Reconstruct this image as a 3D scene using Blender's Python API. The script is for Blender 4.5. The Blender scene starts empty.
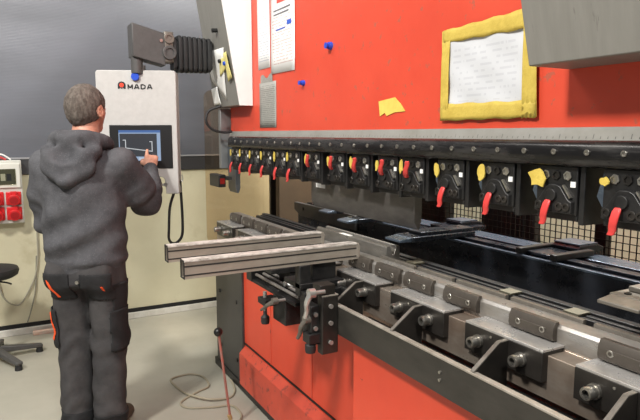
import bpy, bmesh, math, random
import numpy as np
from mathutils import Vector, Matrix
random.seed(7); np.random.seed(7)
S = bpy.context.scene
COL = S.collection
PI = math.pi

# ------------------------------------------------------------------ camera
FPX = 583.0
cam_d = bpy.data.cameras.new('camera'); cam = bpy.data.objects.new('camera', cam_d); COL.objects.link(cam)
cam_d.sensor_fit = 'HORIZONTAL'; cam_d.sensor_width = 36.0; cam_d.lens = FPX * 36.0 / 640.0
cam_d.clip_start = 0.02; cam_d.clip_end = 60
pitch = math.atan(76 / FPX); yaw = math.radians(28.6)
hd = Vector((-math.cos(yaw), math.sin(yaw), 0))
fw = hd * math.cos(pitch) - Vector((0, 0, 1)) * math.sin(pitch)
cam.location = (0, 0, 1.52)
cam.rotation_euler = fw.to_track_quat('-Z', 'Y').to_euler()
S.camera = cam

# ------------------------------------------------------------------ world, lights, exposure
W = bpy.data.worlds.new('world'); S.world = W; W.use_nodes = True
W.node_tree.nodes['Background'].inputs[0].default_value = (0.93, 0.96, 1.0, 1)
W.node_tree.nodes['Background'].inputs[1].default_value = 0.31
def area(name, loc, target, sx, sy, power, col=(1, 1, 1)):
    d = bpy.data.lights.new(name, 'AREA'); d.shape = 'RECTANGLE'; d.size = sx; d.size_y = sy
    d.energy = power; d.color = col
    o = bpy.data.objects.new(name, d); COL.objects.link(o); o.location = loc
    o.rotation_euler = (Vector(target) - Vector(loc)).to_track_quat('-Z', 'Y').to_euler()
    return o
area('hall_lamp_front', (-1.0, -2.0, 4.4), (-2.2, 1.0, 0.8), 0.45, 0.45, 270, (1.0, 0.96, 0.90))
area('hall_lamp_wall', (-3.6, -0.9, 4.6), (-3.9, 0.2, 0.0), 1.2, 0.5, 70, (1.0, 0.96, 0.90))
area('hall_lamp_rear', (-1.9, 2.15, 4.0), (-1.9, 2.7, 0.6), 2.2, 0.3, 330, (1.0, 0.98, 0.94))
area('fill_lamp_right', (1.4, 0.1, 4.3), (-3.0, 0.6, 1.2), 0.9, 0.5, 170, (1.0, 0.97, 0.93))  # added lamp out of view, brightens the faces turned to the right end
S.view_settings.view_transform = 'Standard'
S.view_settings.look = 'None'
S.view_settings.exposure = -0.14
S.view_settings.gamma = 1.0
S.view_settings.use_curve_mapping = False

# ------------------------------------------------------------------ helpers
def lin(c):
    out = []
    for v in c:
        v = v / 255.0
        out.append(v / 12.92 if v <= 0.04045 else ((v + 0.055) / 1.055) ** 2.4)
    return tuple(out) + (1.0,)

def mat(name, col, rough=0.5, metal=0.0, col2=None, scale=6.0, stretch=(1, 1, 1), lo=0.35, hi=0.7,
        bump=0.0, bscale=60.0, rvar=0.0, spec=0.5, detail=5.0, col3=None, scale3=40.0, lo3=.62, hi3=.7):
    m = bpy.data.materials.new(name); m.use_nodes = True
    nt = m.node_tree; b = nt.nodes['Principled BSDF']
    b.inputs['Base Color'].default_value = lin(col); b.inputs['Roughness'].default_value = rough
    b.inputs['Metallic'].default_value = metal; b.inputs['Specular IOR Level'].default_value = spec
    tc = nt.nodes.new('ShaderNodeTexCoord'); mp = nt.nodes.new('ShaderNodeMapping')
    mp.inputs['Scale'].default_value = stretch
    nt.links.new(tc.outputs['Object'], mp.inputs['Vector'])
    def noise(sc, det):
        n = nt.nodes.new('ShaderNodeTexNoise'); n.inputs['Scale'].default_value = sc; n.inputs['Detail'].default_value = det
        n.inputs['Roughness'].default_value = 0.65
        nt.links.new(mp.outputs['Vector'], n.inputs['Vector']); return n
    def ramp(src, lo, hi):
        r = nt.nodes.new('ShaderNodeMapRange'); r.inputs['From Min'].default_value = lo; r.inputs['From Max'].default_value = hi
        nt.links.new(src, r.inputs['Value']); return r
    last = None
    if col2 is not None:
        n = noise(scale, detail); r = ramp(n.outputs['Fac'], lo, hi)
        mx = nt.nodes.new('ShaderNodeMix'); mx.data_type = 'RGBA'
        mx.inputs['A'].default_value = lin(col); mx.inputs['B'].default_value = lin(col2)
        nt.links.new(r.outputs['Result'], mx.inputs['Factor'])
        last = mx.outputs['Result']
        if rvar:
            rr = nt.nodes.new('ShaderNodeMapRange'); rr.inputs['To Min'].default_value = rough - rvar; rr.inputs['To Max'].default_value = rough + rvar
            nt.links.new(r.outputs['Result'], rr.inputs['Value']); nt.links.new(rr.outputs['Result'], b.inputs['Roughness'])
    if col3 is not None:
        n = noise(scale3, 6.0); r = ramp(n.outputs['Fac'], lo3, hi3)
        mx = nt.nodes.new('ShaderNodeMix'); mx.data_type = 'RGBA'
        if last is None: mx.inputs['A'].default_value = lin(col)
        else: nt.links.new(last, mx.inputs['A'])
        mx.inputs['B'].default_value = lin(col3)
        nt.links.new(r.outputs['Result'], mx.inputs['Factor'])
        last = mx.outputs['Result']
    if last is not None: nt.links.new(last, b.inputs['Base Color'])
    if bump:
        n = noise(bscale, 6.0); bp = nt.nodes.new('ShaderNodeBump'); bp.inputs['Strength'].default_value = bump
        bp.inputs['Distance'].default_value = 0.01
        nt.links.new(n.outputs['Fac'], bp.inputs['Height']); nt.links.new(bp.outputs['Normal'], b.inputs['Normal'])
    return m

def emis(name, col, strength):
    m = bpy.data.materials.new(name); m.use_nodes = True
    b = m.node_tree.nodes['Principled BSDF']; b.inputs['Base Color'].default_value = (0.01, 0.01, 0.01, 1)
    b.inputs['Emission Color'].default_value = lin(col); b.inputs['Emission Strength'].default_value = strength
    b.inputs['Roughness'].default_value = .2
    return m

class MB:
    def __init__(s): s.v = []; s.f = []
    def add(s, vs, fs):
        n = len(s.v); s.v += [tuple(p) for p in vs]; s.f += [tuple(i + n for i in f) for f in fs]; return s
    def box(s, x0, x1, y0, y1, z0, z1):
        return s.add([(x0, y0, z0), (x1, y0, z0), (x1, y1, z0), (x0, y1, z0), (x0, y0, z1), (x1, y0, z1), (x1, y1, z1), (x0, y1, z1)],
              [(0, 3, 2, 1), (4, 5, 6, 7), (0, 1, 5, 4), (1, 2, 6, 5), (2, 3, 7, 6), (3, 0, 4, 7)])
    def prism(s, poly, ax, a0, a1):
        def mk(p, a):
            if ax == 'x': return (a, p[0], p[1])
            if ax == 'y': return (p[0], a, p[1])
            return (p[0], p[1], a)
        n = len(poly)
        return s.add([mk(p, a0) for p in poly] + [mk(p, a1) for p in poly],
              [tuple(range(n)), tuple(range(2 * n - 1, n - 1, -1))] + [(i, (i + 1) % n, n + (i + 1) % n, n + i) for i in range(n)])
    def cyl(s, p0, p1, r0, r1=None, n=14):
        r1 = r0 if r1 is None else r1
        p0 = Vector(p0); p1 = Vector(p1); d = (p1 - p0).normalized()
        a = d.orthogonal().normalized(); b = d.cross(a)
        vs = [p0 + (a * math.cos(2 * PI * i / n) + b * math.sin(2 * PI * i / n)) * r0 for i in range(n)]
        vs += [p1 + (a * math.cos(2 * PI * i / n) + b * math.sin(2 * PI * i / n)) * r1 for i in range(n)]
        return s.add(vs, [tuple(range(n)), tuple(range(2 * n - 1, n - 1, -1))] + [(i, (i + 1) % n, n + (i + 1) % n, n + i) for i in range(n)])
    def ring(s, c, d, ro, ri, h, n=14):
        """open socket: annulus of outer ro, inner ri, height h along d, with sunken floor"""
        c = Vector(c); d = Vector(d).normalized(); a = d.orthogonal().normalized(); b = d.cross(a)
        def circ(r, z): return [c + d * z + (a * math.cos(2 * PI * i / n) + b * math.sin(2 * PI * i / n)) * r for i in range(n)]
        vs = circ(ro, 0) + circ(ro, h * .85) + circ(ro * .93, h) + circ(ri, h) + circ(ri, h * .4)
        fs = [tuple(range(n))]
        for k in range(4):
            fs += [(k * n + i, k * n + (i + 1) % n, (k + 1) * n + (i + 1) % n, (k + 1) * n + i) for i in range(n)]
        fs.append(tuple(range(5 * n - 1, 4 * n - 1, -1)))
        return s.add(vs, fs)
    def tube(s, pts, r, n=8, sm=0):
        P = [Vector(p) for p in pts]
        if sm:
            Q = []
            for i in range(len(P) - 1):
                a = P[max(i - 1, 0)]; b = P[i]; c = P[i + 1]; d = P[min(i + 2, len(P) - 1)]
                for k in range(sm):
                    t = k / sm
                    Q.append(0.5 * ((2 * b) + (c - a) * t + (2 * a - 5 * b + 4 * c - d) * t * t + (3 * b - a - 3 * c + d) * t ** 3))
            Q.append(P[-1]); P = Q
        vs = []; up = None
        for i, p in enumerate(P):
            d = (P[min(i + 1, len(P) - 1)] - P[max(i - 1, 0)]).normalized()
            if up is None: up = d.orthogonal().normalized()
            up = (up - d * up.dot(d)).normalized(); b = d.cross(up)
            rr = r[i] if isinstance(r, (list, tuple)) and len(r) == len(P) else (r if not isinstance(r, (list, tuple)) else r[0] + (r[-1] - r[0]) * i / (len(P) - 1))
            vs += [p + (up * math.cos(2 * PI * k / n) + b * math.sin(2 * PI * k / n)) * rr for k in range(n)]
        m = len(P)
        fs = [tuple(range(n)), tuple(range(m * n - 1, (m - 1) * n - 1, -1))]
        for i in range(m - 1):
            fs += [(i * n + k, i * n + (k + 1) % n, (i + 1) * n + (k + 1) % n, (i + 1) * n + k) for k in range(n)]
        return s.add(vs, fs)
    def lathe(s, prof, c, n=24):
        vs = []; m = len(prof)
        for r, z in prof: vs += [(c[0] + r * math.cos(2 * PI * k / n), c[1] + r * math.sin(2 * PI * k / n), c[2] + z) for k in range(n)]
        fs = [tuple(range(n)), tuple(range(m * n - 1, (m - 1) * n - 1, -1))]
        for i in range(m - 1):
            fs += [(i * n + k, i * n + (k + 1) % n, (i + 1) * n + (k + 1) % n, (i + 1) * n + k) for k in range(n)]
        return s.add(vs, fs)
    def ball(s, c, r, n=14, m=9):
        prof = [(max(r[0] if isinstance(r, tuple) else r, 0) * math.sin(PI * i / m) + 1e-5, -(r[2] if isinstance(r, tuple) else r) * math.cos(PI * i / m)) for i in range(m + 1)]
        return s.lathe(prof, c, n)
    def grid(s, fn, nu, nv, thick=None):
        vs = [fn(i / nu, j / nv) for j in range(nv + 1) for i in range(nu + 1)]
        fs = [(j * (nu + 1) + i, j * (nu + 1) + i + 1, (j + 1) * (nu + 1) + i + 1, (j + 1) * (nu + 1) + i) for j in range(nv) for i in range(nu)]
        return s.add(vs, fs)
    def xf(s, fn): s.v = [tuple(fn(*p)) for p in s.v]; return s

def wloc(o):
    v = Vector((0, 0, 0))
    while o is not None: v = v + o.location; o = o.parent
    return v
def tag(o, label=None, cat=None, group=None, kind=None):
    if label: o['label'] = label
    if cat: o['category'] = cat
    if group: o['group'] = group
    if kind: o['kind'] = kind
    return o
def link_mesh(name, me, m, parent, smooth=35):
    if smooth:
        for p in me.polygons: p.use_smooth = True
        me.set_sharp_from_angle(angle=math.radians(smooth))
    o = bpy.data.objects.new(name, me); COL.objects.link(o)
    if m is not None: me.materials.append(m)
    o.parent = parent
    return o
def mk(name, b, m, parent=None, bevel=0.0, smooth=35, label=None, cat=None, group=None, kind=None, fixn=True, at=None):
    V = np.array([tuple(p) for p in b.v], float)
    if parent is not None: off = np.array(wloc(parent))
    else:
        mn = V.min(0); mxx = V.max(0); off = np.array([(mn[0] + mxx[0]) / 2, (mn[1] + mxx[1]) / 2, mn[2]])
    if at is not None: off = off + 0; loc = np.array(at) - off
    else: loc = np.zeros(3)
    me = bpy.data.meshes.new(name); me.from_pydata([tuple(p) for p in (V - off - loc)], [], b.f)
    if fixn:
        bm = bmesh.new(); bm.from_mesh(me); bmesh.ops.recalc_face_normals(bm, faces=bm.faces); bm.to_mesh(me); bm.free()
    o = link_mesh(name, me, m, parent, smooth)
    o.location = tuple(loc) if parent is not None else tuple(off)
    if bevel:
        md = o.modifiers.new('bevel', 'BEVEL'); md.width = bevel; md.segments = 2; md.limit_method = 'ANGLE'; md.angle_limit = math.radians(40)
    return tag(o, label, cat, group, kind)
def thing(name, loc, label, cat, group=None):
    o = bpy.data.objects.new(name, None); COL.objects.link(o); o.location = loc; o.empty_display_size = .1
    return tag(o, label, cat, group)
def dup(o, parent, off=(0, 0, 0)):
    c = o.copy(); COL.objects.link(c); c.parent = parent; c.location = Vector(o.location) + Vector(off)
    return c
def dup_tree(o, parent, off=(0, 0, 0)):
    c = dup(o, parent, off)
    for ch in list(o.children):
        g = dup(ch, c)
        for h in list(ch.children): dup(h, g)
    return c

# ------------------------------------------------------------------ materials
M_red = mat('red_machine_paint', (212, 76, 52), .42, 0, (203, 68, 46), 3.0, bump=.03, bscale=200, col3=(176, 88, 68), scale3=26, lo3=.615, hi3=.66)
M_redb = mat('red_bed_paint', (216, 76, 50), .4, 0, (206, 68, 45), 3.0, bump=.03, bscale=150, col3=(120, 50, 40), scale3=25, lo3=.70, hi3=.73)
M_skirt = mat('scuffed_red_paint', (208, 80, 58), .45, 0, (186, 70, 54), 5.0, col3=(120, 60, 52), scale3=16, lo3=.58, hi3=.68)
M_dark = mat('dark_grey_steel', (66, 66, 66), .42, .55, (90, 89, 87), 5, bump=.05, bscale=90, rvar=.08)
M_black = mat('black_oxide_steel', (30, 30, 31), .42, .4, (52, 51, 50), 14, bump=.06, bscale=120, rvar=.1)
M_beam = mat('oiled_black_beam', (34, 33, 33), .34, .5, (84, 82, 80), 9, (0.6, 4, 4), .45, .85, rvar=.1, bump=.04, bscale=60)
M_steel = mat('ground_steel', (160, 158, 155), .32, .5, (132, 125, 116), 7, (1, 1, 3), rvar=.08, bump=.02, bscale=200)
M_steelw = mat('worn_lower_beam_steel', (172, 162, 150), .32, .65, (128, 108, 93), 4, (1, 1, 2), rvar=.08, bump=.02, bscale=150)
M_block = mat('blackened_clamp_block', (40, 38, 36), .36, .4, (54, 50, 46), 9, rvar=.08, bump=.03, bscale=120)
M_blocktop = mat('ground_block_top', (196, 194, 191), .32, .6, (160, 156, 150), 10, rvar=.06)
M_clampbar = mat('grey_die_clamp', (118, 113, 105), .45, .4, (94, 89, 82), 12, rvar=.08)
M_screw = mat('zinc_screw', (185, 182, 175), .3, .9, (140, 136, 128), 60)
M_hole = mat('black_hole', (12, 12, 12), .7)
M_punch = mat('dark_punch_steel', (104, 101, 98), .42, .5, (78, 75, 73), 5, (1, 1, 2.5), rvar=.08, bump=.03, bscale=80)
M_die = mat('grey_die_steel', (150, 147, 141), .34, .65, (112, 108, 102), 6, (1, 1, 3), rvar=.08)
M_rail = mat('dark_rail_steel', (54, 52, 48), .45, .4, (70, 67, 62), 7, (1, 1, 3), bump=.04, bscale=150, rvar=.06)
M_railtop = mat('bare_rail_edge', (186, 180, 170), .38, .45, (146, 138, 126), 14)
M_gedge = mat('pale_gusset_edge', (128, 124, 117), .4, .4, (100, 95, 88), 20)  # paler grey for the thin top strip of each gusset
M_dclamp = mat('brown_grey_die_clamp', (92, 86, 79), .42, .45, (72, 66, 60), 12, rvar=.08)
M_blueblk = mat('bluish_black_anodised', (36, 40, 46), .3, .5, (52, 56, 64), 9, rvar=.08)
M_bluesteel_sheen = mat('bluish_steel_sheen', (92, 104, 118), .3, .5, (70, 80, 92), 8, (.5, 3, 3), rvar=.06)  # blue daylight sheen of the way tops put into the colour; blue-grey plates too
M_tape = mat('yellow_crepe_tape', (208, 184, 84), .7, 0, (186, 160, 64), 20, bump=.25, bscale=90)
M_tape2 = mat('yellow_masking_tape', (224, 200, 96), .75, 0, (206, 180, 78), 20, bump=.2, bscale=90)
M_tape3 = mat('pale_yellow_tape', (222, 212, 140), .75, 0, (206, 194, 116), 20, bump=.2, bscale=90)
M_lever = mat('red_lever_plastic', (204, 62, 58), .4, 0, (186, 52, 50), 20)
M_litside = mat('lit_side_white', (232, 232, 230), .4, 0, (224, 224, 222), 5)  # white stands for strong light on the cover side, put into the colour
M_sticker = mat('white_sticker', (235, 235, 232), .5)
M_coverg = mat('grey_cover_paint', (128, 126, 120), .5, 0, (118, 116, 110), 6, (6, 1, .6), bump=.06, bscale=60, col3=(88, 86, 80), scale3=9, lo3=.66, hi3=.72)
M_pend = mat('light_grey_pendant_paint', (186, 185, 182), .5, 0, (178, 177, 174), 30, bump=.05, bscale=300)
M_arm = mat('dark_grey_arm_paint', (78, 77, 76), .5, 0, (68, 67, 66), 30, bump=.08, bscale=250)
M_rubber = mat('black_rubber', (24, 24, 25), .6, 0, (36, 36, 37), 30)
M_plblack = mat('black_plastic', (22, 22, 23), .4)
M_blue = mat('blue_magnet_plastic', (32, 74, 190), .35)
M_alu = mat('scuffed_aluminium_profile', (168, 160, 148), .4, .35, (140, 131, 119), 12, (1, .4, 1), rvar=.1, bump=.05, bscale=120)
M_alutop = mat('scratched_profile_top', (200, 194, 186), .5, .2, (118, 110, 102), 50, (1, .5, 1), .45, .7, bump=.15, bscale=200)
M_slot = mat('dark_slot', (34, 32, 30), .6)
M_silver = mat('silver_handle', (196, 196, 194), .3, .8)
M_concrete = mat('floor_concrete', (170, 167, 154), .5, 0, (155, 152, 139), 1.6, lo=.3, hi=.72, rvar=.1, bump=.03, bscale=90, col3=(150, 146, 134), scale3=9, lo3=.66, hi3=.8)
M_beige = mat('beige_wall_paint', (202, 197, 170), .75, 0, (191, 185, 157), 1.4, bump=.06, bscale=50, col3=(182, 175, 146), scale3=3.5, lo3=.58, hi3=.72)
M_white_trim = mat('pale_floor_trim', (205, 203, 196), .6, 0, (180, 177, 168), 8)
M_darktrim = mat('dark_trim', (50, 50, 52), .5)
M_orange = mat('orange_trim_fabric', (232, 82, 28), .7)
M_paper = mat('paper', (228, 228, 224), .7, 0, (214, 214, 210), 10, bump=.1, bscale=30)
M_meshwire = mat('black_wire', (18, 18, 18), .5)
M_brown = mat('frame_shade_brown', (92, 78, 58), .6, 0, (80, 66, 50), 4)  # dark brown stands for a shaded tan area, put into the frame colour

def shutter_mat():
    m = mat('grey_shutter', (97, 99, 106), .34, 0, (87, 89, 95), 1.3, (.5, .5, 3), rvar=.06)
    nt = m.node_tree; b = nt.nodes['Principled BSDF']
    tc = nt.nodes.new('ShaderNodeTexCoord'); w = nt.nodes.new('ShaderNodeTexWave'); w.wave_type = 'BANDS'; w.bands_direction = 'Z'
    w.inputs['Scale'].default_value = 30; w.inputs['Distortion'].default_value = 0
    bp = nt.nodes.new('ShaderNodeBump'); bp.inputs['Strength'].default_value = .05; bp.inputs['Distance'].default_value = .01
    nt.links.new(tc.outputs['Object'], w.inputs['Vector']); nt.links.new(w.outputs['Fac'], bp.inputs['Height']); nt.links.new(bp.outputs['Normal'], b.inputs['Normal'])
    return m
M_shutter = shutter_mat()

def print_mat(name, base, ink, rows, fill, rough=.7, margin=(.1, .9, .08, .92), extra=None):
    """paper with rows of illegible print (flat ink), in Generated coords: X across, Z up"""
    m = bpy.data.materials.new(name); m.use_nodes = True; nt = m.node_tree; b = nt.nodes['Principled BSDF']
    b.inputs['Roughness'].default_value = rough
    tc = nt.nodes.new('ShaderNodeTexCoord'); sp = nt.nodes.new('ShaderNodeSeparateXYZ'); nt.links.new(tc.outputs['Generated'], sp.inputs[0])
    def mth(op, a, bb=None):
        n = nt.nodes.new('ShaderNodeMath'); n.operation = op
        for i, q in enumerate((a, bb)):
            if q is None: continue
            if isinstance(q, (int, float)): n.inputs[i].default_value = q
            else: nt.links.new(q, n.inputs[i])
        return n.outputs[0]
    x, z = sp.outputs['X'], sp.outputs['Z']
    rowp = mth('MULTIPLY', z, rows); fr = mth('FRACT', rowp); on = mth('LESS_THAN', fr, .38)
    rid = mth('FLOOR', rowp)
    cb = nt.nodes.new('ShaderNodeCombineXYZ'); nt.links.new(mth('MULTIPLY', x, 14), cb.inputs[0]); nt.links.new(mth('MULTIPLY', rid, 7.31), cb.inputs[1])
    n = nt.nodes.new('ShaderNodeTexNoise'); n.inputs['Scale'].default_value = 1.0; n.inputs['Detail'].default_value = 1.0; nt.links.new(cb.outputs[0], n.inputs['Vector'])
    word = mth('GREATER_THAN', n.outputs['Fac'], 1 - fill)
    k = mth('MULTIPLY', on, word)
    for a, op, v in ((x, 'GREATER_THAN', margin[0]), (x, 'LESS_THAN', margin[1]), (z, 'GREATER_THAN', margin[2]), (z, 'LESS_THAN', margin[3])):
        k = mth('MULTIPLY', k, mth(op, a, v))
    mx = nt.nodes.new('ShaderNodeMix'); mx.data_type = 'RGBA'; mx.inputs['A'].default_value = lin(base); mx.inputs['B'].default_value = lin(ink)
    nt.links.new(mth('MULTIPLY', k, .5), mx.inputs['Factor']); nt.links.new(mx.outputs['Result'], b.inputs['Base Color'])
    return m
M_print1 = print_mat('printed_sheet_small_text', (226, 226, 224), (120, 130, 160), 34, .56)
M_print2 = print_mat('printed_sheet_red_text', (230, 230, 228), (170, 110, 105), 30, .55, margin=(.08, .92, .1, .62))
M_print3 = print_mat('grey_plate_text', (152, 152, 146), (50, 50, 48), 24, .6, .5, margin=(.06, .94, .04, .93))
M_print4 = print_mat('crumpled_sheet_text', (206, 208, 212), (184, 186, 192), 12, .5, .35, margin=(.06, .9, .1, .9))

def tint_mat():
    m = bpy.data.materials.new('tinted_guard_plastic'); m.use_nodes = True; nt = m.node_tree
    for n in list(nt.nodes): nt.nodes.remove(n)
    out = nt.nodes.new('ShaderNodeOutputMaterial'); tr = nt.nodes.new('ShaderNodeBsdfTransparent'); gl = nt.nodes.new('ShaderNodeBsdfGlossy'); mx = nt.nodes.new('ShaderNodeMixShader')
    tr.inputs[0].default_value = (.94, .865, .775, 1); gl.inputs['Roughness'].default_value = .08; mx.inputs[0].default_value = .05
    gl.inputs['Color'].default_value = (.8, .8, .8, 1)
    nt.links.new(tr.outputs[0], mx.inputs[1]); nt.links.new(gl.outputs[0], mx.inputs[2]); nt.links.new(mx.outputs[0], out.inputs[0])
    return m
M_tint = tint_mat()
def clear_mat():
    m = bpy.data.materials.new('clear_flap_plastic'); m.use_nodes = True; nt = m.node_tree
    for n in list(nt.nodes): nt.nodes.remove(n)
    out = nt.nodes.new('ShaderNodeOutputMaterial'); tr = nt.nodes.new('ShaderNodeBsdfTransparent'); gl = nt.nodes.new('ShaderNodeBsdfGlossy'); mx = nt.nodes.new('ShaderNodeMixShader')
    tr.inputs[0].default_value = (.6, .6, .5, 1); gl.inputs['Roughness'].default_value = .1; mx.inputs[0].default_value = .12
    nt.links.new(tr.outputs[0], mx.inputs[1]); nt.links.new(gl.outputs[0], mx.inputs[2]); nt.links.new(mx.outputs[0], out.inputs[0])
    return m
M_clear = clear_mat()

# ================================================================== SETTING
WX = -4.88
mk('floor', MB().box(-5.1, 4.0, -5.0, 2.95, -.1, 0), M_concrete, kind='structure')
wl = mk('wall_left', MB().box(WX - .2, WX, -5.0, 2.75, 0, 1.22), M_beige, kind='structure')
mk('shutter_panel', MB().box(WX - .17, WX - .02, -5.0, 2.75, 1.34, 4.2), M_shutter, wl, label='dark grey shutter above the beige wall')
mk('shutter_bottom_bar', MB().box(WX - .12, WX + .015, -5.0, 2.75, 1.22, 1.335), M_darktrim, wl, bevel=.004)
mk('bar_edge', MB().box(WX - .12, WX + .022, -5.0, 2.75, 1.335, 1.347), mat('bar_edge_grey', (140, 140, 142), .5), wl)
mk('wall_back', MB().box(-5.1, 4.0, 2.75, 2.95, 0, 3.0), M_beige, kind='structure')
bb = mk('baseboard_left', MB().box(WX, WX + .03, -5.0, 2.75, 0.0, .05), M_white_trim, bevel=.004, kind='structure')
mk('shadow_gap', MB().box(WX, WX + .008, -5.0, 2.75, .05, .082), M_hole, bb)

# ================================================================== PRESS BRAKE
XL, XR = -3.6, -0.35
press = thing('press_brake', (-2.0, 1.6, 0), 'large red hydraulic press brake with black clamp beam and steel bed', 'press brake')
# --- ram
mk('ram', MB().box(-3.57, XR, 1.30, 1.42, 1.50, 3.0), M_red, press, label='red painted ram plate')
rul = mk('ruler', MB().prism([(1.30, 1.505), (1.283, 1.505), (1.293, 1.537), (1.30, 1.537)], 'x', -3.56, XR), mat('grey_scale_strip', (150, 148, 142), .5, .2, (136, 134, 126), 12), press)
tk = MB()
x = -3.55; i = 0
while x < XR:
    h = .006 if i % 5 else .012
    yy0 = 1.2832 + (.010 / .032) * 0.004; 
    z0 = 1.508; z1 = z0 + h
    f = lambda z: 1.2828 + (z - 1.505) * (.010 / .032)
    tk.add([(x, f(z0), z0), (x + .0016, f(z0), z0), (x + .0016, f(z1), z1), (x, f(z1), z1)], [(0, 1, 2, 3)])
    x += .02; i += 1
tki = mk('scale_marks', tk, M_dark, rul, kind='stuff', fixn=False)
prof = [(1.30, 1.505), (1.25, 1.505), (1.236, 1.50), (1.229, 1.49), (1.226, 1.472), (1.226, 1.452), (1.229, 1.444), (1.237, 1.44), (1.42, 1.44), (1.42, 1.505)]
cb = mk('clamp_beam', MB().prism(prof, 'x', -3.43, XR), M_beam, press, smooth=45)
b0 = mk('beam_screw', MB().ring((-3.30, 1.2265, 1.476), (0, -1, 0), .0075, .0045, .004, 10), M_screw, cb, at=(-3.30, 1.2265, 1.476))
for k in range(1, 30): dup(b0, cb, (.0952 * k, 0, 0))
# --- end covers (slanted front)
def cover(x0, x1, nm, lab, dy=0.0):
    k = 1.222 + dy + .167 * 1.685
    zb, zt = 1.685, 2.75; sl = .167 if dy == 0 else .25; k = k + (sl - .167) * 1.685
    c = mk(nm, MB().prism([(k - sl * zb, zb), (k - sl * zt, zt), (1.30, zt), (1.30, zb)], 'x', x0, x1), M_coverg, press, bevel=.003, label=lab)
    return c
cl = cover(-3.64, -3.20, 'end_cover', 'grey slanted end cover with its lit side coloured white')
cr = cover(-1.042, -.40, 'end_cover', 'grey slanted end cover overhanging the right of the ram', -.07)
k_ = 1.222 + .167 * 1.685
mk('side_panel', MB().prism([(k_ - .167 * 1.686 - .004, 1.683), (k_ - .167 * 2.75 - .004, 2.75), (1.297, 2.75), (1.297, 1.683)], 'x', -3.20, -3.192), M_litside, cl, label='cover side coloured white for the light on it')
mk('cover_hole', MB().cyl((-3.36, 1.118, 2.115), (-3.36, 1.17, 2.12), .012, n=12), M_hole, cl)
# --- side frames behind
for nm, x0 in (('side_frame', -3.60), ('side_frame', -0.42)):
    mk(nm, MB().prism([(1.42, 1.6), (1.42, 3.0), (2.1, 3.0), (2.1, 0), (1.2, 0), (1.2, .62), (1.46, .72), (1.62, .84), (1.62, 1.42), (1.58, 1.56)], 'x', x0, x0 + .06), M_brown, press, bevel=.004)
mk('guide_strip', MB().box(-3.64, -3.60, 1.24, 1.32, 1.30, 1.68), mat('pale_guide_steel', (140, 142, 142), .4, .5), press, bevel=.003)
# --- lower bed
col_l = mk('front_column', MB().box(-3.6, -3.13, 1.185, 1.26, .0, .80), M_dark, press, bevel=.004, label='dark grey front column')
bh = mk('column_bolt', MB().cyl((-3.52, 1.185, .52), (-3.52, 1.178, .52), .012), M_block, col_l, at=(-3.52, 1.185, .52))
for dx, dz in ((.3, 0), (0, -.36), (.3, -.36), (.15, .15)): dup(bh, col_l, (dx, 0, dz))
mk('front_panel', MB().box(-3.13, XR, 1.20, 1.26, .05, .80), M_redb, press, label='red front panel of the bed')
for xs in (-2.75, -2.28):
    mk('panel_seam', MB().box(xs, xs + .006, 1.198, 1.2015, .28, .80), M_skirt, press)
mk('front_panel', MB().box(-1.68, XR, 1.05, 1.20, .05, .815), M_redb, press, bevel=.003, label='proud red front panel under the rail')
sk = mk('kick_skirt', MB().prism([(1.21, .285), (1.165, .235), (1.165, .045), (1.21, .045)], 'x', -3.135, -1.68), M_skirt, press, bevel=.002, label='scuffed red kick skirt with bevelled top')
mk('plinth', MB().box(-3.62, XR, 1.175, 2.1, 0, .046), M_black, press)
mk('skirt_seam', MB().box(-3.13, XR, 1.196, 1.2005, .287, .297), M_hole, press)
# lower beam steel
lb = mk('lower_beam', MB().prism([(1.14, .872), (1.14, .985), (1.20, .985), (1.20, .99), (1.45, .99), (1.45, .82), (1.20, .82), (1.18, .872)], 'x', -3.42, XR), M_steelw, press, bevel=.002, label='worn steel lower beam')
mk('bed_core', MB().box(-3.55, XR, 1.27, 1.45, .046, .80), M_black, press)
# die holder
dh = mk('die_holder', MB().prism([(1.20, .99), (1.20, 1.036), (1.208, 1.045), (1.262, 1.045), (1.268, 1.039), (1.268, 1.0), (1.41, 1.0), (1.41, 1.02), (1.43, 1.02), (1.43, .99)], 'x', -3.35, XR), M_steel, press, bevel=.0015, label='ground steel die holder')
for (x0, x1) in ((-1.83, -1.62), (-1.60, -1.42), (-1.40, -1.19), (-1.17, -.93), (-.90, -.62)):
    mk('jaw_strip', MB().box(x0, x1, 1.262, 1.276, 1.03, 1.055), M_clampbar, dh, bevel=.001)
mk('channel_floor', MB().box(-3.3, XR, 1.277, 1.409, 1.0, 1.0045), M_plblack, dh)
mk('channel_lip', MB().box(-3.34, XR, 1.408, 1.434, .992, 1.03), M_plblack, dh, bevel=.001)
for yy, zz in ((1.352, 1.02), (1.38, 1.02), (1.40, 1.026)):
    mk('channel_rail', MB().box(-3.3, XR, yy, yy + .015, 1.0, zz + .006), M_plblack, dh, bevel=.001)
for k, xx in enumerate((-1.78, -1.30, -1.06, -.82, -.58)):  # added beige plates stand for gaps showing the lit floor behind
    mk('lit_gap_plate', MB().box(xx, xx + .05, 1.35, 1.40, 1.028, 1.0335), M_tape2 if False else mat('lit_gap_beige%d' % k, (92, 88, 74), .6, .2), dh)
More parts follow.
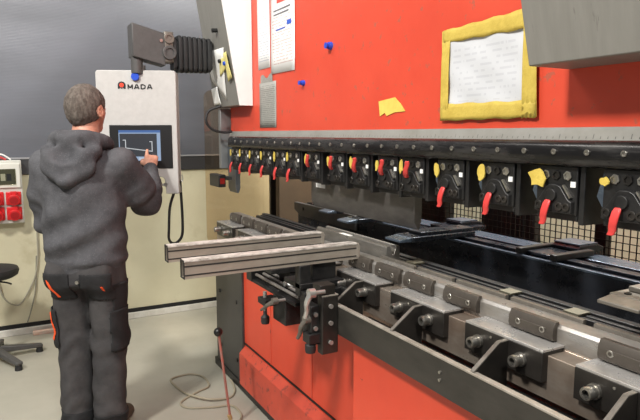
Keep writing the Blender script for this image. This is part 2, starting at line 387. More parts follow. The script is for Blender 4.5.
# clamp blocks with bolts
xb0 = -1.92
blk = mk('clamp_block', MB().box(xb0, xb0 + .27, 1.12, 1.196, .918, .994), M_block, press, bevel=.002, at=(xb0, 1.12, .86))
mk('block_top', MB().box(xb0 + .001, xb0 + .269, 1.1215, 1.199, .9935, 1.0), M_blocktop, blk, bevel=.001)
for bx in (.055, .205):
    bo = mk('socket_bolt', MB().cyl((xb0 + bx, 1.121, .957), (xb0 + bx, 1.112, .957), .018, n=18).ring((xb0 + bx, 1.113, .957), (0, -1, 0), .0155, .009, .026, 16), M_screw, blk, smooth=40)
    mk('socket', MB().cyl((xb0 + bx, 1.1, .957), (xb0 + bx, 1.0985, .957), .009, n=6), M_hole, blk)
mk('oil_hole', MB().cyl((xb0 + .10, 1.1205, .981), (xb0 + .10, 1.1185, .981), .0035, n=8), M_screw, blk)
for k in (-4, -3, -2, -1, 1, 2, 3, 4):
    dup_tree(blk, press, (.36 * k, 0, 0))
# die clamps on the holder
cx0 = -1.75
dc = mk('die_clamp', MB().prism([(1.200, 1.002), (1.186, 1.004), (1.182, 1.016), (1.184, 1.036), (1.192, 1.052), (1.206, 1.052), (1.206, 1.045), (1.20, 1.04)], 'x', cx0, cx0 + .145), M_dclamp, press, bevel=.001, at=(cx0, 1.2, 1.0))
for sx in (.033, .112):
    mk('screw', MB().ring((cx0 + sx, 1.1845, 1.026), (0, -1, 0), .0085, .005, .004, 12), M_screw, dc)
mk('raised_pad', MB().box(cx0 + .022, cx0 + .123, 1.1815, 1.187, 1.010, 1.034), M_dclamp, dc, bevel=.001)
for k, xx in enumerate((-3.3, -3.1, -2.92, -2.74, -2.56, -2.36, -2.15, -1.935, -1.575, -1.37, -1.10, -.83, -.58)):
    dup_tree(dc, press, (xx - cx0, 0, 0))
# front rail with gussets
rl = mk('front_rail', MB().box(-1.745, XR, 1.0, 1.012, .822, .922), M_rail, press, bevel=.001, label='dark front rail on gussets')
mk('rail_edge', MB().box(-1.745, XR, .999, 1.016, .922, .928), M_railtop, rl, bevel=.001)
mk('rail_flange', MB().box(-1.745, XR, 1.012, 1.05, .888, .896), M_rail, rl)
mk('rail_ledge', MB().box(-1.745, XR, 1.05, 1.16, .84, .85), M_black, rl)
for xg in (-1.74, -1.40, -1.05, -.70):
    g = mk('gusset', MB().prism([(1.005, .85), (1.005, .93), (1.09, .99), (1.121, .992), (1.121, .85)], 'x', xg, xg + .011), M_block, rl, bevel=.001)
    mk('gusset_edge', MB().prism([(1.003, .93), (1.09, .9925), (1.121, .9935), (1.121, .9915), (1.09, .9895), (1.006, .928)], 'x', xg - .0005, xg + .0115), M_gedge, g)
for xr in (-1.16, -.72):
    for zz in (.863, .885):
        mk('rivet', MB().cyl((xr, 1.0, zz), (xr, .9965, zz), .0045, n=10), M_screw, rl)
# hydraulic hose loop by the cover
mk('hose', MB().tube([(-3.46, 1.20, 1.69), (-3.50, 1.135, 1.66), (-3.50, 1.115, 1.60), (-3.50, 1.15, 1.55), (-3.50, 1.22, 1.53), (-3.50, 1.28, 1.535)], .008, 8, 6), M_rubber, press)
# light guard sensor at the ram end
gs = mk('guard_sensor', MB().box(-3.60, -3.42, 1.16, 1.205, 1.195, 1.272), M_plblack, press, bevel=.004)
mk('sensor_window', MB().box(-3.425, -3.418, 1.168, 1.198, 1.215, 1.25), mat('dark_red_lens', (120, 30, 26), .2), gs)
mk('sensor_bracket', MB().box(-3.58, -3.46, 1.19, 1.26, 1.235, 1.255), M_dark, gs)

# ================================================================== PUNCH, DIE
mk('punch', MB().prism([(1.315, 1.30), (1.315, 1.20), (1.333, 1.17), (1.338, 1.17), (1.348, 1.20), (1.348, 1.30)], 'x', -2.50, -1.69), M_punch, bevel=.001,
   label='long dark steel punch plate clamped under the ram', cat='punch')
lab = mk('punch_label', MB().box(-2.45, -2.36, 1.3137, 1.3148, 1.268, 1.288), M_sticker, label='small white label stuck on the long punch', cat='label')
mk('punch_segment', MB().prism([(1.285, 1.44), (1.285, 1.18), (1.296, 1.15), (1.304, 1.15), (1.315, 1.18), (1.315, 1.44)], 'x', -3.60, -3.46), mat('blue_grey_punch', (112, 118, 124), .4, .6, (92, 98, 104), 8), bevel=.001,
   label='short blue-grey punch segment hanging at the far end of the ram', cat='punch')
mk('v_die', MB().prism([(1.28, 1.005), (1.28, 1.086), (1.283, 1.089), (1.298, 1.089), (1.310, 1.054), (1.318, 1.054), (1.330, 1.089), (1.342, 1.089), (1.345, 1.086), (1.345, 1.005)], 'x', -2.38, -1.815), M_die, bevel=.0012,
   label='steel V-die with a grooved top lying on the bed', cat='die')
mk('paper_scrap', MB().box(-2.17, -2.09, 1.2785, 1.298, 1.0892, 1.0905), M_sticker, label='small white strip on the front edge of the V-die', cat='label')

# ================================================================== PUNCH HOLDERS
hx = [-3.37, -3.215, -3.06, -2.895, -2.72, -2.565, -2.365, -2.154, -1.967, -1.782, -1.632, -1.439, -1.238, -1.034, -.839, -.64]
up_i = {6, 7, 8, 9, 10}
where = ['leftmost, hanging above the short punch segment', 'second from the left end', 'third from the left end', 'fourth from the left end', 'fifth from the left end', 'sixth from the left end',
         'leftmost of the five raised', 'second from left of the five raised', 'middle of the five raised', 'second from right of the five raised', 'rightmost of the five raised',
         'first right of the long punch', 'second right of the long punch', 'third right of the long punch, star-shaped tape', 'last whole one on the right, small tape blob', 'cut off at the right edge']
protos = {}
def tape_patch(xc, zc, w, h, star=False, y=1.236):
    pts = []
    n = 14
    for k in range(n):
        a = 2 * PI * k / n
        r = 1 + random.uniform(-.22, .22) + (.35 if star and k % 3 == 0 else 0)
        pts.append((xc + math.cos(a) * w / 2 * r, zc + math.sin(a) * h / 2 * r))
    return MB().prism(pts, 'y', y, y - .004)
def make_holder(X, up):
    w = .062
    t = thing('punch_holder', (X, 1.30, 1.285), 'black punch holder', 'tool clamp', 'punch holders under the ram')
    mk('body', MB().box(X - w, X + w, 1.245, 1.36, 1.318, 1.44), M_black, t, bevel=.003)
    mk('lower_jaw', MB().box(X - w, X + w, 1.252, 1.36, 1.303, 1.319), M_black, t, bevel=.002)
    mk('cover_plate', MB().prism([(X - .056, 1.322), (X + .056, 1.322), (X + .056, 1.352), (X + .046, 1.357), (X + .022, 1.388), (X + .01, 1.393), (X - .012, 1.393), (X - .022, 1.386), (X - .045, 1.352), (X - .056, 1.345)], 'y', 1.246, 1.232), M_black, t, bevel=.002)
    mk('plate_edge', MB().prism([(X + .024, 1.3905), (X + .047, 1.3595), (X + .0500, 1.3625), (X + .027, 1.3935)], 'y', 1.2445, 1.236), M_screw, t)
    for dx in (-.032, 0.0, .034):
        mk('hex_socket', MB().ring((X + dx, 1.2455, 1.416), (0, -1, 0), .0125, .0085, .005, 6), M_screw if dx else M_block, t, smooth=0)
    for dx, dz in ((-.041, 1.338), (.043, 1.338), (.022, 1.338)):
        mk('cap_screw', MB().ring((X + dx, 1.2325, dz), (0, -1, 0), .011, .006, .005, 12), M_block, t)
    mk('pivot', MB().cyl((X - .002, 1.233, 1.366), (X - .002, 1.224, 1.366), .016, n=16), M_black, t, bevel=.001)
    mk('sticker', MB().box(X + .044, X + .058, 1.2425, 1.2455, 1.388, 1.402), M_sticker, t)
    mk('spring_plate', MB().prism([(X - w - .012, 1.345), (X - w - .028, 1.37), (X - w - .012, 1.43), (X - w - .004, 1.43), (X - w - .004, 1.345)], 'y', 1.285, 1.262), M_bluesteel_sheen, t)
    mk('side_plate', MB().box(X + w + .003, X + w + .018, 1.25, 1.36, 1.295, 1.44), M_black, t, bevel=.002)
    if not up:
        P = [(1.230, 1.356, .008), (1.226, 1.347, .0105), (1.220, 1.330, .0105), (1.219, 1.314, .0095), (1.223, 1.302, .009), (1.220, 1.291, .009)]
    else:
        P = [(1.228, 1.372, .009), (1.216, 1.385, .0115), (1.210, 1.402, .0115), (1.212, 1.418, .0105), (1.208, 1.430, .010)]
    m = MB(); sh = (-.008, -.009, -.010, -.012, -.014, -.017) if not up else (-.004, .004, .012, .018, .022)
    for k, (y, z, hw) in enumerate(P):
        xc = X + sh[k]
        m.v += [(xc - hw, y, z), (xc + hw, y, z), (xc + hw, y - .008, z - .003), (xc - hw, y - .008, z - .003)]
    n = len(P)
    m.f += [(0, 1, 2, 3), tuple(4 * (n - 1) + q for q in (3, 2, 1, 0))]
    for k in range(n - 1):
        for q in range(4): m.f.append((4 * k + q, 4 * k + (q + 1) % 4, 4 * k + 4 + (q + 1) % 4, 4 * k + 4 + q))
    mk('lever', m, M_lever, t, bevel=.003, label='red lever')
    return t
def holder_tape(t, X, i):
    big = {12: (.030, .048, False), 13: (.044, .040, True), 14: (.022, .020, False), 11: (.022, .045, False)}.get(i, (.020, .045, False))
    mk('tape', tape_patch(X - .052, 1.405 if i != 14 else 1.41, *big), M_tape, t, label='scrap of yellow tape')
for i, X in enumerate(hx):
    X += .016
    up = i in up_i
    if up not in protos:
        t = make_holder(X, up); protos[up] = (t, X, list(t.children))
    else:
        p, pX, kids = protos[up]
        t = p.copy(); COL.objects.link(t); t.location = (X, 1.30, 1.285)
        for ch in kids: dup(ch, t)
    holder_tape(t, X, i)
    t['label'] = 'black punch holder, %s red lever, %s' % ('raised' if up else 'hanging', where[i])

# ================================================================== BACK GAUGE
bg = thing('back_gauge', (-2.0, 1.6, .90), 'black back gauge with long ways coloured with a bluish sheen behind the dies', 'back gauge')
mk('beam', MB().box(-3.12, -.44, 1.55, 1.64, .93, 1.10), M_blueblk, bg, bevel=.003)
mk('beam_left_end', MB().prism([(-3.14, 1.07), (-3.14, 1.115), (-2.45, 1.115), (-2.45, 1.04), (-3.06, 1.04)], 'y', 1.535, 1.56), M_dark, bg, bevel=.002)
mk('way_edge', MB().box(-2.4, -.44, 1.548, 1.562, 1.10, 1.108), M_bluesteel_sheen, bg, bevel=.001)
mk('way', MB().box(-3.1, -.44, 1.60, 1.64, 1.10, 1.112), M_blueblk, bg, bevel=.001)
mk('rear_way', MB().box(-3.1, -.44, 1.70, 1.80, 1.05, 1.105), M_bluesteel_sheen, bg, bevel=.002)
mk('gauge_base', MB().box(-3.12, -.44, 1.62, 1.95, .86, 1.05), M_black, bg)
mk('beam_hole', MB().cyl((-3.02, 1.5335, 1.085), (-3.02, 1.54, 1.085), .010), M_hole, bg)
def finger(X, y0, y1, z, m1, m2, nm='gauge_finger', s=1.0):
    f = mk(nm, MB().box(X - .055 * s, X + .055 * s, y0, y1, z, z + .02).box(X - .04 * s, X + .04 * s, y0 + .05, y1, z + .02, z + .034), m1, bg, bevel=.003)
    mk('finger_tip', MB().prism([(y0 - .055, z + .003), (y0 - .055, z + .012), (y0 - .01, z + .018), (y0 + .01, z + .018), (y0 + .01, z + .001)], 'x', X - .048 * s, X + .048 * s), m2, f, bevel=.002)
    for dx in (-.025, .025): mk('finger_screw', MB().ring((X + dx * s, y0 + .025, z + .0195), (0, 0, 1), .009, .005, .004, 12), M_block, f)
    return f
finger(-2.29, 1.42, 1.66, 1.112, M_blueblk, M_bluesteel_sheen)
finger(-1.79, 1.345, 1.66, 1.112, M_blueblk, M_bluesteel_sheen)
finger(-2.62, 1.50, 1.68, 1.112, M_blueblk, M_bluesteel_sheen)
finger(-.83, 1.30, 1.66, 1.112, M_clampbar, M_clampbar, s=1.1)
# fork shaped stop block
fk = mk('stop_block', MB().box(-1.415, -1.265, 1.58, 1.70, 1.108, 1.12), M_blueblk, bg, bevel=.003)
for x0 in (-1.425, -1.280): mk('fork_arm', MB().box(x0, x0 + .026, 1.55, 1.74, 1.11, 1.132), M_plblack, fk, bevel=.004)
mk('stop_head', MB().prism([(1.715, 1.10), (1.70, 1.13), (1.71, 1.142), (1.80, 1.142), (1.83, 1.13), (1.83, 1.10)], 'x', -1.395, -1.285), M_blueblk, fk, bevel=.003)
mk('head_plate', MB().box(-1.393, -1.287, 1.705, 1.80, 1.142, 1.147), M_bluesteel_sheen, fk, bevel=.001)
s2 = mk('stop_block', MB().box(-2.02, -1.86, 1.66, 1.84, 1.106, 1.124), M_blueblk, bg, bevel=.003)
mk('stop_head', MB().prism([(1.735, 1.124), (1.73, 1.14), (1.83, 1.14), (1.86, 1.13), (1.86, 1.10)], 'x', -2.00, -1.90), M_blueblk, s2, bevel=.003)
mk('head_plate', MB().box(-1.998, -1.902, 1.735, 1.83, 1.14, 1.145), M_bluesteel_sheen, s2, bevel=.001)

# ================================================================== REAR GUARD FENCE and black bodies behind it
fen = thing('wire_guard_fence', (-2.2, 2.2, 0), 'black wire mesh guard fence behind the press brake', 'fence')
wm = MB(); hw = .0018
x = -3.5
while x < -.2:
    wm.box(x - hw, x + hw, 2.2 - hw, 2.2 + hw, .35, 1.78); x += .03
z = .36
while z < 1.78:
    wm.box(-3.5, -.2, 2.196 - hw, 2.196 + hw, z - hw, z + hw); z += .03
mk('wire_mesh', wm, M_meshwire, fen, smooth=0, kind='stuff')
for xx in (-3.5, -2.58, -1.565, -.6):
    mk('fence_post', MB().box(xx - .028, xx + .028, 2.2, 2.24, 0, 1.82), M_plblack, fen, bevel=.003)
for zz in (.33, 1.79): mk('fence_rail', MB().box(-3.5, -.2, 2.202, 2.235, zz - .015, zz + .015), M_plblack, fen, bevel=.002)
cab = thing('black_slab', (-2.05, 2.55, 0), 'black cabinet-shaped slab behind the wire mesh fence', 'cabinet')  # thin black slab fills a black area behind the mesh
mk('slab_body', MB().prism([(-2.37, .0), (-2.37, 1.5), (-2.03, 1.5), (-2.02, 1.2), (-1.97, .8), (-1.94, .0)], 'y', 2.30, 2.35), M_plblack, cab, bevel=.01)
mk('slab_front', MB().box(-2.34, -2.06, 2.288, 2.30, .05, 1.45), M_plblack, cab, bevel=.003)
mk('slab_handle', MB().box(-2.10, -2.08, 2.275, 2.288, .8, .9), M_dark, cab, bevel=.002)
cab2 = thing('hydraulic_tank', (-3.0, 2.5, 0), 'black hydraulic tank behind the press, left of the bright mesh', 'tank')
mk('tank_body', MB().box(-3.50, -2.60, 2.26, 2.32, 0, 1.5), M_plblack, cab2, bevel=.01)
mk('tank_lid', MB().box(-3.52, -2.59, 2.255, 2.33, 1.5, 1.54), M_black, cab2, bevel=.005)

# ================================================================== TINTED SIDE GUARD
gd = thing('side_guard', (-3.7, 1.4, .3), 'amber-tinted see-through side guard with rounded corners at the far end of the press', 'guard')
def rrect(y0, y1, z0, z1, r, n=6):
    pts = []
    for cy, cz, a0 in ((y1 - r, z1 - r, 0), (y0 + r, z1 - r, 90), (y0 + r, z0 + r, 180), (y1 - r, z0 + r, 270)):
        for k in range(n + 1):
            a = math.radians(a0 + 90 * k / n); pts.append((cy + r * math.cos(a), cz + r * math.sin(a)))
    return pts
mk('guard_sheet', MB().prism(rrect(1.165, 1.68, .80, 1.80, .05), 'x', -3.702, -3.698), M_tint, gd)
mk('guard_post', MB().box(-3.715, -3.685, 1.622, 1.668, 0, 1.9), M_plblack, gd, bevel=.003)
for z in (.9, 1.7): mk('guard_hinge', MB().box(-3.712, -3.69, 1.58, 1.63, z, z + .06), M_plblack, gd, bevel=.002)

# ================================================================== SUPPORT ARMS (profiles on brackets)
def support(X, y0, y1, label, big):
    t = thing('support_arm', (X, 1.0, .74), label, 'support arm', 'front support arms')
    w = .042; x1 = X; x0 = X - w; z0 = 1.042; z1 = 1.104; tt = .0035
    # hollow profile: four walls
    pr = mk('profile', MB().box(x0, x1, y0, y1, z0, z0 + tt).box(x0, x0 + tt, y0, y1, z0 + tt, z1 - tt).box(x1 - tt, x1, y0, y1, z0 + tt, z1 - tt).box(x0, x1, y0, y1, z1 - tt, z1), M_alu, t)
    mk('top_face', MB().box(x0, x1, y0 + .002, y1 - .012, z1, z1 + .0018), M_alutop, pr)
    mk('slot', MB().box(x1 - .001, x1 + .0008, y0, y1 - .012, z1 - .022, z1 - .0165), M_slot, pr)
    mk('slot', MB().box(x1 - .001, x1 + .0008, y0, y1 - .012, z0 + .010, z0 + .015), M_slot, pr)
    mk('edge_bead', MB().box(x1 - .001, x1 + .003, y0, y1 - .012, z1 - .005, z1 + .001), M_alutop, pr, bevel=.001)
    mk('end_liner', MB().box(x0 + tt + .001, x1 - tt - .001, y0 + .03, y0 + .032, z0 + tt, z1 - tt), M_hole, pr)
    mk('end_rim', MB().box(x0 - .001, x0 + .004, y0 - .002, y0 + .001, z0, z1).box(x1 - .004, x1 + .001, y0 - .002, y0 + .001, z0, z1).box(x0, x1, y0 - .002, y0 + .001, z1 - .004, z1 + .001).box(x0, x1, y0 - .002, y0 + .001, z0, z0 + .004), M_slot, pr)
    mk('end_cap', MB().prism([(y1 - .012, z0), (y1 + .004, z0 + .006), (y1 + .006, z1 - .012), (y1 - .002, z1 + .001), (y1 - .012, z1 + .002)], 'x', x0, x1 + .001), M_alu, pr, bevel=.003)
    return t
sa1 = support(-2.15, .525, 1.19, 'far aluminium support arm sticking out over the bed front', False)
sa2 = support(-1.868, .508, 1.19, 'near aluminium support arm sticking out, above two clamp handles', True)
def handle(t, piv, tip, m, r=.007):
    p = Vector(piv); q = Vector(tip); mid = p.lerp(q, .35) + Vector((.004, -.01, 0))
    mk('clamp_handle', MB().tube([p, mid, p.lerp(q, .7), q], [r * 1.3, r * .8], 10, 4).cyl(p + Vector((-.0, .012, 0)), p + Vector((0, -.010, 0)), r * 1.9), m, t)
# far arm bracket
def bracket(t, X, dz, big):
    # slotted plate under the bar
    pl = mk('slotted_plate', MB().box(X - .11, X + .03, .93, 1.116, .955 + dz, .975 + dz), M_black, t, bevel=.002)
    mk('riser', MB().box(X - .05, X - .005, 1.0, 1.10, .975 + dz, 1.042), M_black, t, bevel=.002)
    mk('riser_foot', MB().box(X - .09, X + .02, 1.02, 1.09, .87 + dz, .957 + dz), M_black, t, bevel=.003)
bracket(sa1, -2.15, 0, False)
# carriage of the far arm: block, knob, handle
mk('carriage_block', MB().box(-2.14, -2.02, .945, 1.10, .765, .87), M_black, sa1, bevel=.004)
mk('carriage_arm', MB().box(-2.26, -2.12, .96, 1.05, .86, .885), M_black, sa1, bevel=.003)
for yy in (.965, 1.0, 1.035, 1.07):
    mk('guide_rod', MB().cyl((-2.36, yy, .90), (-1.93, yy, .90), .007), M_steel, sa1)
mk('carriage_frame', MB().box(-2.42, -2.36, .94, 1.09, .87, .925), M_black, sa1, bevel=.003)
mk('carriage_rail', MB().box(-2.42, -1.80, 1.09, 1.117, .80, .95), M_black, sa1, bevel=.003)
mk('carriage_deck', MB().box(-2.40, -1.93, .945, 1.10, .868, .882), M_black, sa1, bevel=.002)
mk('clamp_knob', MB().lathe([(.002, 0), (.016, 0), (.018, .008), (.018, .028), (.012, .034), (.008, .04), (.008, .07)], (-2.15, .915, .745), 16), M_rubber, sa1)
mk('knob_screw', MB().cyl((-2.15, .915, .80), (-2.15, .915, .88), .008), M_steel, sa1)
mk('knob_bracket', MB().box(-2.18, -2.10, .895, .96, .83, .855), M_black, sa1, bevel=.002)
handle(sa1, (-2.02, .90, .875), (-2.12, .885, .815), M_clampbar, .007)
mk('handle_stud', MB().cyl((-2.02, .90, .875), (-2.02, .96, .875), .006), M_steel, sa1)
handle(sa1, (-2.10, .99, .915), (-2.06, 1.06, .895), M_silver, .006)
# near arm bracket: tall block at the rail end
bracket(sa2, -1.885, 0, True)
tb = mk('tall_block', MB().box(-1.735, -1.70, .935, 1.0, .758, .965), M_block, sa2, bevel=.004)
mk('block_cap', MB().box(-1.734, -1.701, .936, 1.0, .965, .969), M_railtop, tb)
for zz in (.80, .87, .93): mk('block_bolt', MB().cyl((-1.70, .968, zz), (-1.692, .968, zz), .008, n=12), M_steel, tb)
mk('slide_block', MB().box(-1.79, -1.725, .905, .94, .79, .93), M_black, sa2, bevel=.003)
mk('slide_post', MB().box(-1.90, -1.86, .93, .975, .93, 1.042), M_black, sa2, bevel=.003)
mk('side_web', MB().box(-1.87, -1.83, .935, 1.09, .80, .95), M_black, sa2, bevel=.003)
mk('clamp_knob', MB().lathe([(.002, 0), (.017, 0), (.019, .008), (.019, .028), (.012, .034), (.008, .04), (.008, .07)], (-1.73, .905, .765), 16), M_rubber, sa2)
mk('knob_bracket', MB().box(-1.76, -1.71, .89, .94, .80, .835), M_black, sa2, bevel=.002)
handle(sa2, (-1.70, .893, .985), (-1.735, .887, .89), M_silver, .009)
mk('handle_stud', MB().cyl((-1.70, .893, .985), (-1.70, .945, .985), .007), M_silver, sa2)
mk('stud_block', MB().box(-1.76, -1.705, .93, .99, .965, 1.005), M_block, sa2, bevel=.003)
handle(sa2, (-1.74, .895, .882), (-1.79, .885, .80), M_clampbar, .008)
for zz in (.85, .90): mk('slide_bolt', MB().cyl((-1.725, .922, zz), (-1.718, .922, zz), .008, n=12), M_steel, sa2)

# ================================================================== THINGS ON THE RAM
RY = 1.2995
def sheet(name, x0, x1, z0, z1, m, tilt=0, th=.0012, y=RY, wob=.0, n=6, **kw):
    cx, cz = (x0 + x1) / 2, (z0 + z1) / 2; ca, sa = math.cos(tilt), math.sin(tilt)
    ph = random.uniform(0, 6)
    def fn(u, v):
        px_ = (u - .5) * (x1 - x0); pz = (v - .5) * (z1 - z0)
        yy = y - th - wob * (0.5 + .5 * math.sin(7 * u + ph) * math.sin(5 * v + 2 * ph))
        return (cx + px_ * ca - pz * sa, yy, cz + px_ * sa + pz * ca)
    b = MB().grid(fn, n, n)
    o = mk(name, b, m, fixn=False, **kw)
    sd = o.modifiers.new('thick', 'SOLIDIFY'); sd.thickness = th * .8; sd.offset = 0
    return o
p1 = sheet('notice_sheet', -3.105, -2.94, 1.875, 2.34, M_print1, .01, wob=.002, label='narrow printed white notice taped to the red ram beside the lit white cover side', cat='paper')
p2 = sheet('notice_sheet', -2.92, -2.635, 1.835, 2.30, M_print2, -.01, y=RY - .0015, wob=.002, label='larger printed white notice with red heading and blue stamp on the ram', cat='paper')
def mark(name, x0, x1, z0, z1, m, parent, y): mk(name, MB().box(x0, x1, y - .0006, y, z0, z1), m, parent)
ink_r = mat('red_ink', (215, 80, 70), .6); ink_b = mat('blue_ink', (50, 90, 190), .6); ink_k = mat('grey_ink', (110, 110, 116), .6)
mark('heading', -2.84, -2.72, 2.185, 2.203, ink_r, p2, RY - .0052)
mark('line', -2.88, -2.68, 2.148, 2.155, ink_k, p2, RY - .0052)
mark('line', -2.88, -2.70, 2.128, 2.135, ink_k, p2, RY - .0052)
mark('stamp', -2.72, -2.67, 2.062, 2.084, ink_b, p2, RY - .0052)
mark('signature', -2.85, -2.74, 2.05, 2.056, ink_b, p2, RY - .0052)
pl = sheet('instruction_plate', -3.09, -2.865, 1.555, 1.80, M_print3, .0, wob=.001, label='grey worn text plate on the red ram below the two notices', cat='plate')
mk('torn_top', MB().grid(lambda u, v: (-3.07 + .16 * u, RY - .0025, 1.798 + v * (.035 + .012 * math.sin(9 * u))), 8, 2), M_print3, pl, fixn=False)
mg = lambda X, Z, lab, r=.016: mk('magnet', MB().cyl((X, 1.30, Z), (X, 1.285, Z), r, r * .85, 18).cyl((X, 1.285, Z), (X, 1.272, Z), r * .6, r * .75, 18), M_blue, label=lab, cat='magnet', group='blue magnets')
mg(-2.284, 1.903, 'upper of two round blue magnets on bare red ram', .018)
mg(-2.545, 1.763, 'lower, smaller round blue magnet on bare red ram', .014)
ts = MB().prism([(-1.905, 1.645), (-1.80, 1.655), (-1.765, 1.632), (-1.735, 1.602), (-1.80, 1.60), (-1.85, 1.588), (-1.862, 1.60), (-1.895, 1.588)], 'y', 1.2992, 1.2968)
mk('tape_scrap', ts, M_tape2, label='torn scrap of yellow tape on the red ram, beside the yellow-framed sheet', cat='tape')
# yellow framed plastic pocket
fr = thing('framed_sheet', (-1.35, 1.30, 1.56), 'crumpled white sheet framed in wide yellow tape on the ram', 'paper')
def strip(pts, y=1.2985, th=.0014, m=M_tape):
    def lerp(a, b, t): return (a[0] + (b[0] - a[0]) * t, a[1] + (b[1] - a[1]) * t)
    ph = random.uniform(0, 6)
    def fn(u, v):
        a = lerp(pts[0], pts[1], u); b = lerp(pts[3], pts[2], u); q = lerp(a, b, v)
        j = .0022 * math.sin(23 * u + ph) * (1 if v in (0, 1) else 0)
        return (q[0] + j, y - .0025 * abs(math.sin(9 * u + ph + 3 * v)) * abs(math.sin(PI * v)), q[1] + j)
    o = mk('tape_strip', MB().grid(fn, 16, 4), m, fr, fixn=False)
    sd = o.modifiers.new('thick', 'SOLIDIFY'); sd.thickness = th; sd.offset = 0
    return o
DXF = .016
def fx(p): return [(x + DXF, z) for x, z in p]
strip(fx([(-1.545, 1.563), (-1.155, 1.565), (-1.15, 1.612), (-1.545, 1.618)]), 1.2895)
strip(fx([(-1.542, 1.852), (-1.19, 1.862), (-1.17, 1.808), (-1.54, 1.812)]), 1.2892)
strip(fx([(-1.545, 1.565), (-1.508, 1.565), (-1.508, 1.845), (-1.545, 1.852)]), 1.2892)
strip(fx([(-1.20, 1.565), (-1.148, 1.565), (-1.158, 1.85), (-1.205, 1.86)]), 1.2892)
wobp = lambda u, v: .0035 * math.sin(11 * u + 4 * v) * math.sin(9 * v + 2)
o = mk('sheet', MB().grid(lambda u, v: (-1.499 + u * .32, 1.2935 - wobp(u, v), 1.60 + v * .215), 20, 16), M_print4, fr, fixn=False)

# notes on the grey end cover (slanted plane)
def cov(X, Z, d=.003): return (X, k_ - .167 * Z - d, Z)
def cov_sheet(name, q, m, d, **kw):
    def fn(u, v):
        a = [(q[0][i] * (1 - u) + q[1][i] * u) * (1 - v) + (q[3][i] * (1 - u) + q[2][i] * u) * v for i in (0, 1)]
        return cov(a[0], a[1], d + .004 * math.sin(3 * v) * u)
    o = mk(name, MB().grid(fn, 6, 6), m, fixn=False, **kw)
    sd = o.modifiers.new('thick', 'SOLIDIFY'); sd.thickness = .0012; sd.offset = 0
    return o
cov_sheet('note_sheet', [(-3.60, 1.85), (-3.40, 1.715), (-3.30, 2.015), (-3.635, 2.025)], M_paper, .002, label='white note hanging on the grey end cover under yellow tape', cat='paper')
cov_sheet('note_sheet', [(-3.63, 1.70), (-3.49, 1.70), (-3.51, 1.81), (-3.63, 1.80)], M_paper, .0075, label='small folded white slip low on the grey end cover', cat='paper')
cov_sheet('tape_strip', [(-3.42, 1.86), (-3.29, 1.90), (-3.255, 1.965), (-3.385, 1.955)], M_tape3, .010, label='pale yellow tape across the note on the grey end cover', cat='tape')
cov_sheet('tape_strip', [(-3.29, 1.82), (-3.215, 1.84), (-3.24, 1.985), (-3.295, 1.98)], M_tape3, .013, label='upright pale yellow tape at the white edge of the end cover', cat='tape')
for (X, Z, m, lab) in ((-3.365, 1.945, M_plblack, 'black round magnet on the end cover note'), (-3.29, 1.925, M_blue, 'blue round magnet on the end cover tape')):
    c = Vector(cov(X, Z, .010)); mk('magnet', MB().cyl(c, c + Vector((0, -.014, -.002)), .013, .011, 14), m, label=lab, cat='magnet')

# ================================================================== CONTROL PENDANT
al = math.radians(24)
PC = Vector((-3.5, .705, 1.17))
def pw(x, y, z):  # panel local (x right seen from front, y into panel, z up) -> world
    return (PC.x + x * math.sin(al) - y * math.cos(al), PC.y + x * math.cos(al) + y * math.sin(al), PC.z + z)
pen = thing('control_pendant', tuple(PC), 'light grey control pendant with touch screen hung from a dark arm', 'control panel')
hou = mk('housing', MB().prism([(-.225, .10), (.13, .10), (.145, .085), (.15, .0), (.225, .0), (.225, .70), (.215, .712), (-.215, .712), (-.225, .70)], 'y', 0, .10).xf(pw), M_pend, pen, bevel=.004)
mk('bezel', MB().box(-.160, .195, -.006, .004, .150, .402).xf(pw), M_plblack, hou, bevel=.004)
mk('display', MB().box(-.108, .128, -.0075, -.005, .195, .372).xf(pw), emis('screen_pale_blue', (176, 200, 232), .75), hou)
mk('drawing_area', MB().box(-.103, .108, -.0085, -.007, .220, .352).xf(pw), emis('screen_grey', (92, 96, 104), .45), hou)
mk('title_bar', MB().box(-.108, .128, -.0085, -.007, .358, .372).xf(pw), emis('screen_blue', (92, 132, 200), .7), hou)
def seg(x0, z0, x1, z1, w=.0022):
    d = Vector((x1 - x0, z1 - z0)).normalized(); nx, nz = -d.y * w, d.x * w
    return [(x0 + nx, z0 + nz), (x1 + nx, z1 + nz), (x1 - nx, z1 - nz), (x0 - nx, z0 - nz)]
pm = MB()
for a in ((-.085, .315, -.07, .315), (-.07, .317, -.07, .268), (-.072, .270, .082, .250), (.08, .250, .08, .308), (.08, .306, .066, .306)): pm.prism(seg(*a), 'y', -.0098, -.0083)
mk('bend_outline', pm.xf(pw), emis('screen_line_white', (232, 236, 240), .8), hou)
for k in range(4): mk('screen_tile', MB().box(-.098 + .05 * k, -.062 + .05 * k, -.0088, -.0073, .200, .214).xf(pw), emis('tile_%d' % k, (210, 222, 240), .8), hou)
mk('stop_button', MB().cyl(pw(.0, .002, .675), pw(.0, -.012, .675), .018, n=20).cyl(pw(.0, -.012, .675), pw(.0, -.02, .675), .024, .021, n=20), M_blue, pen, label='round blue button')
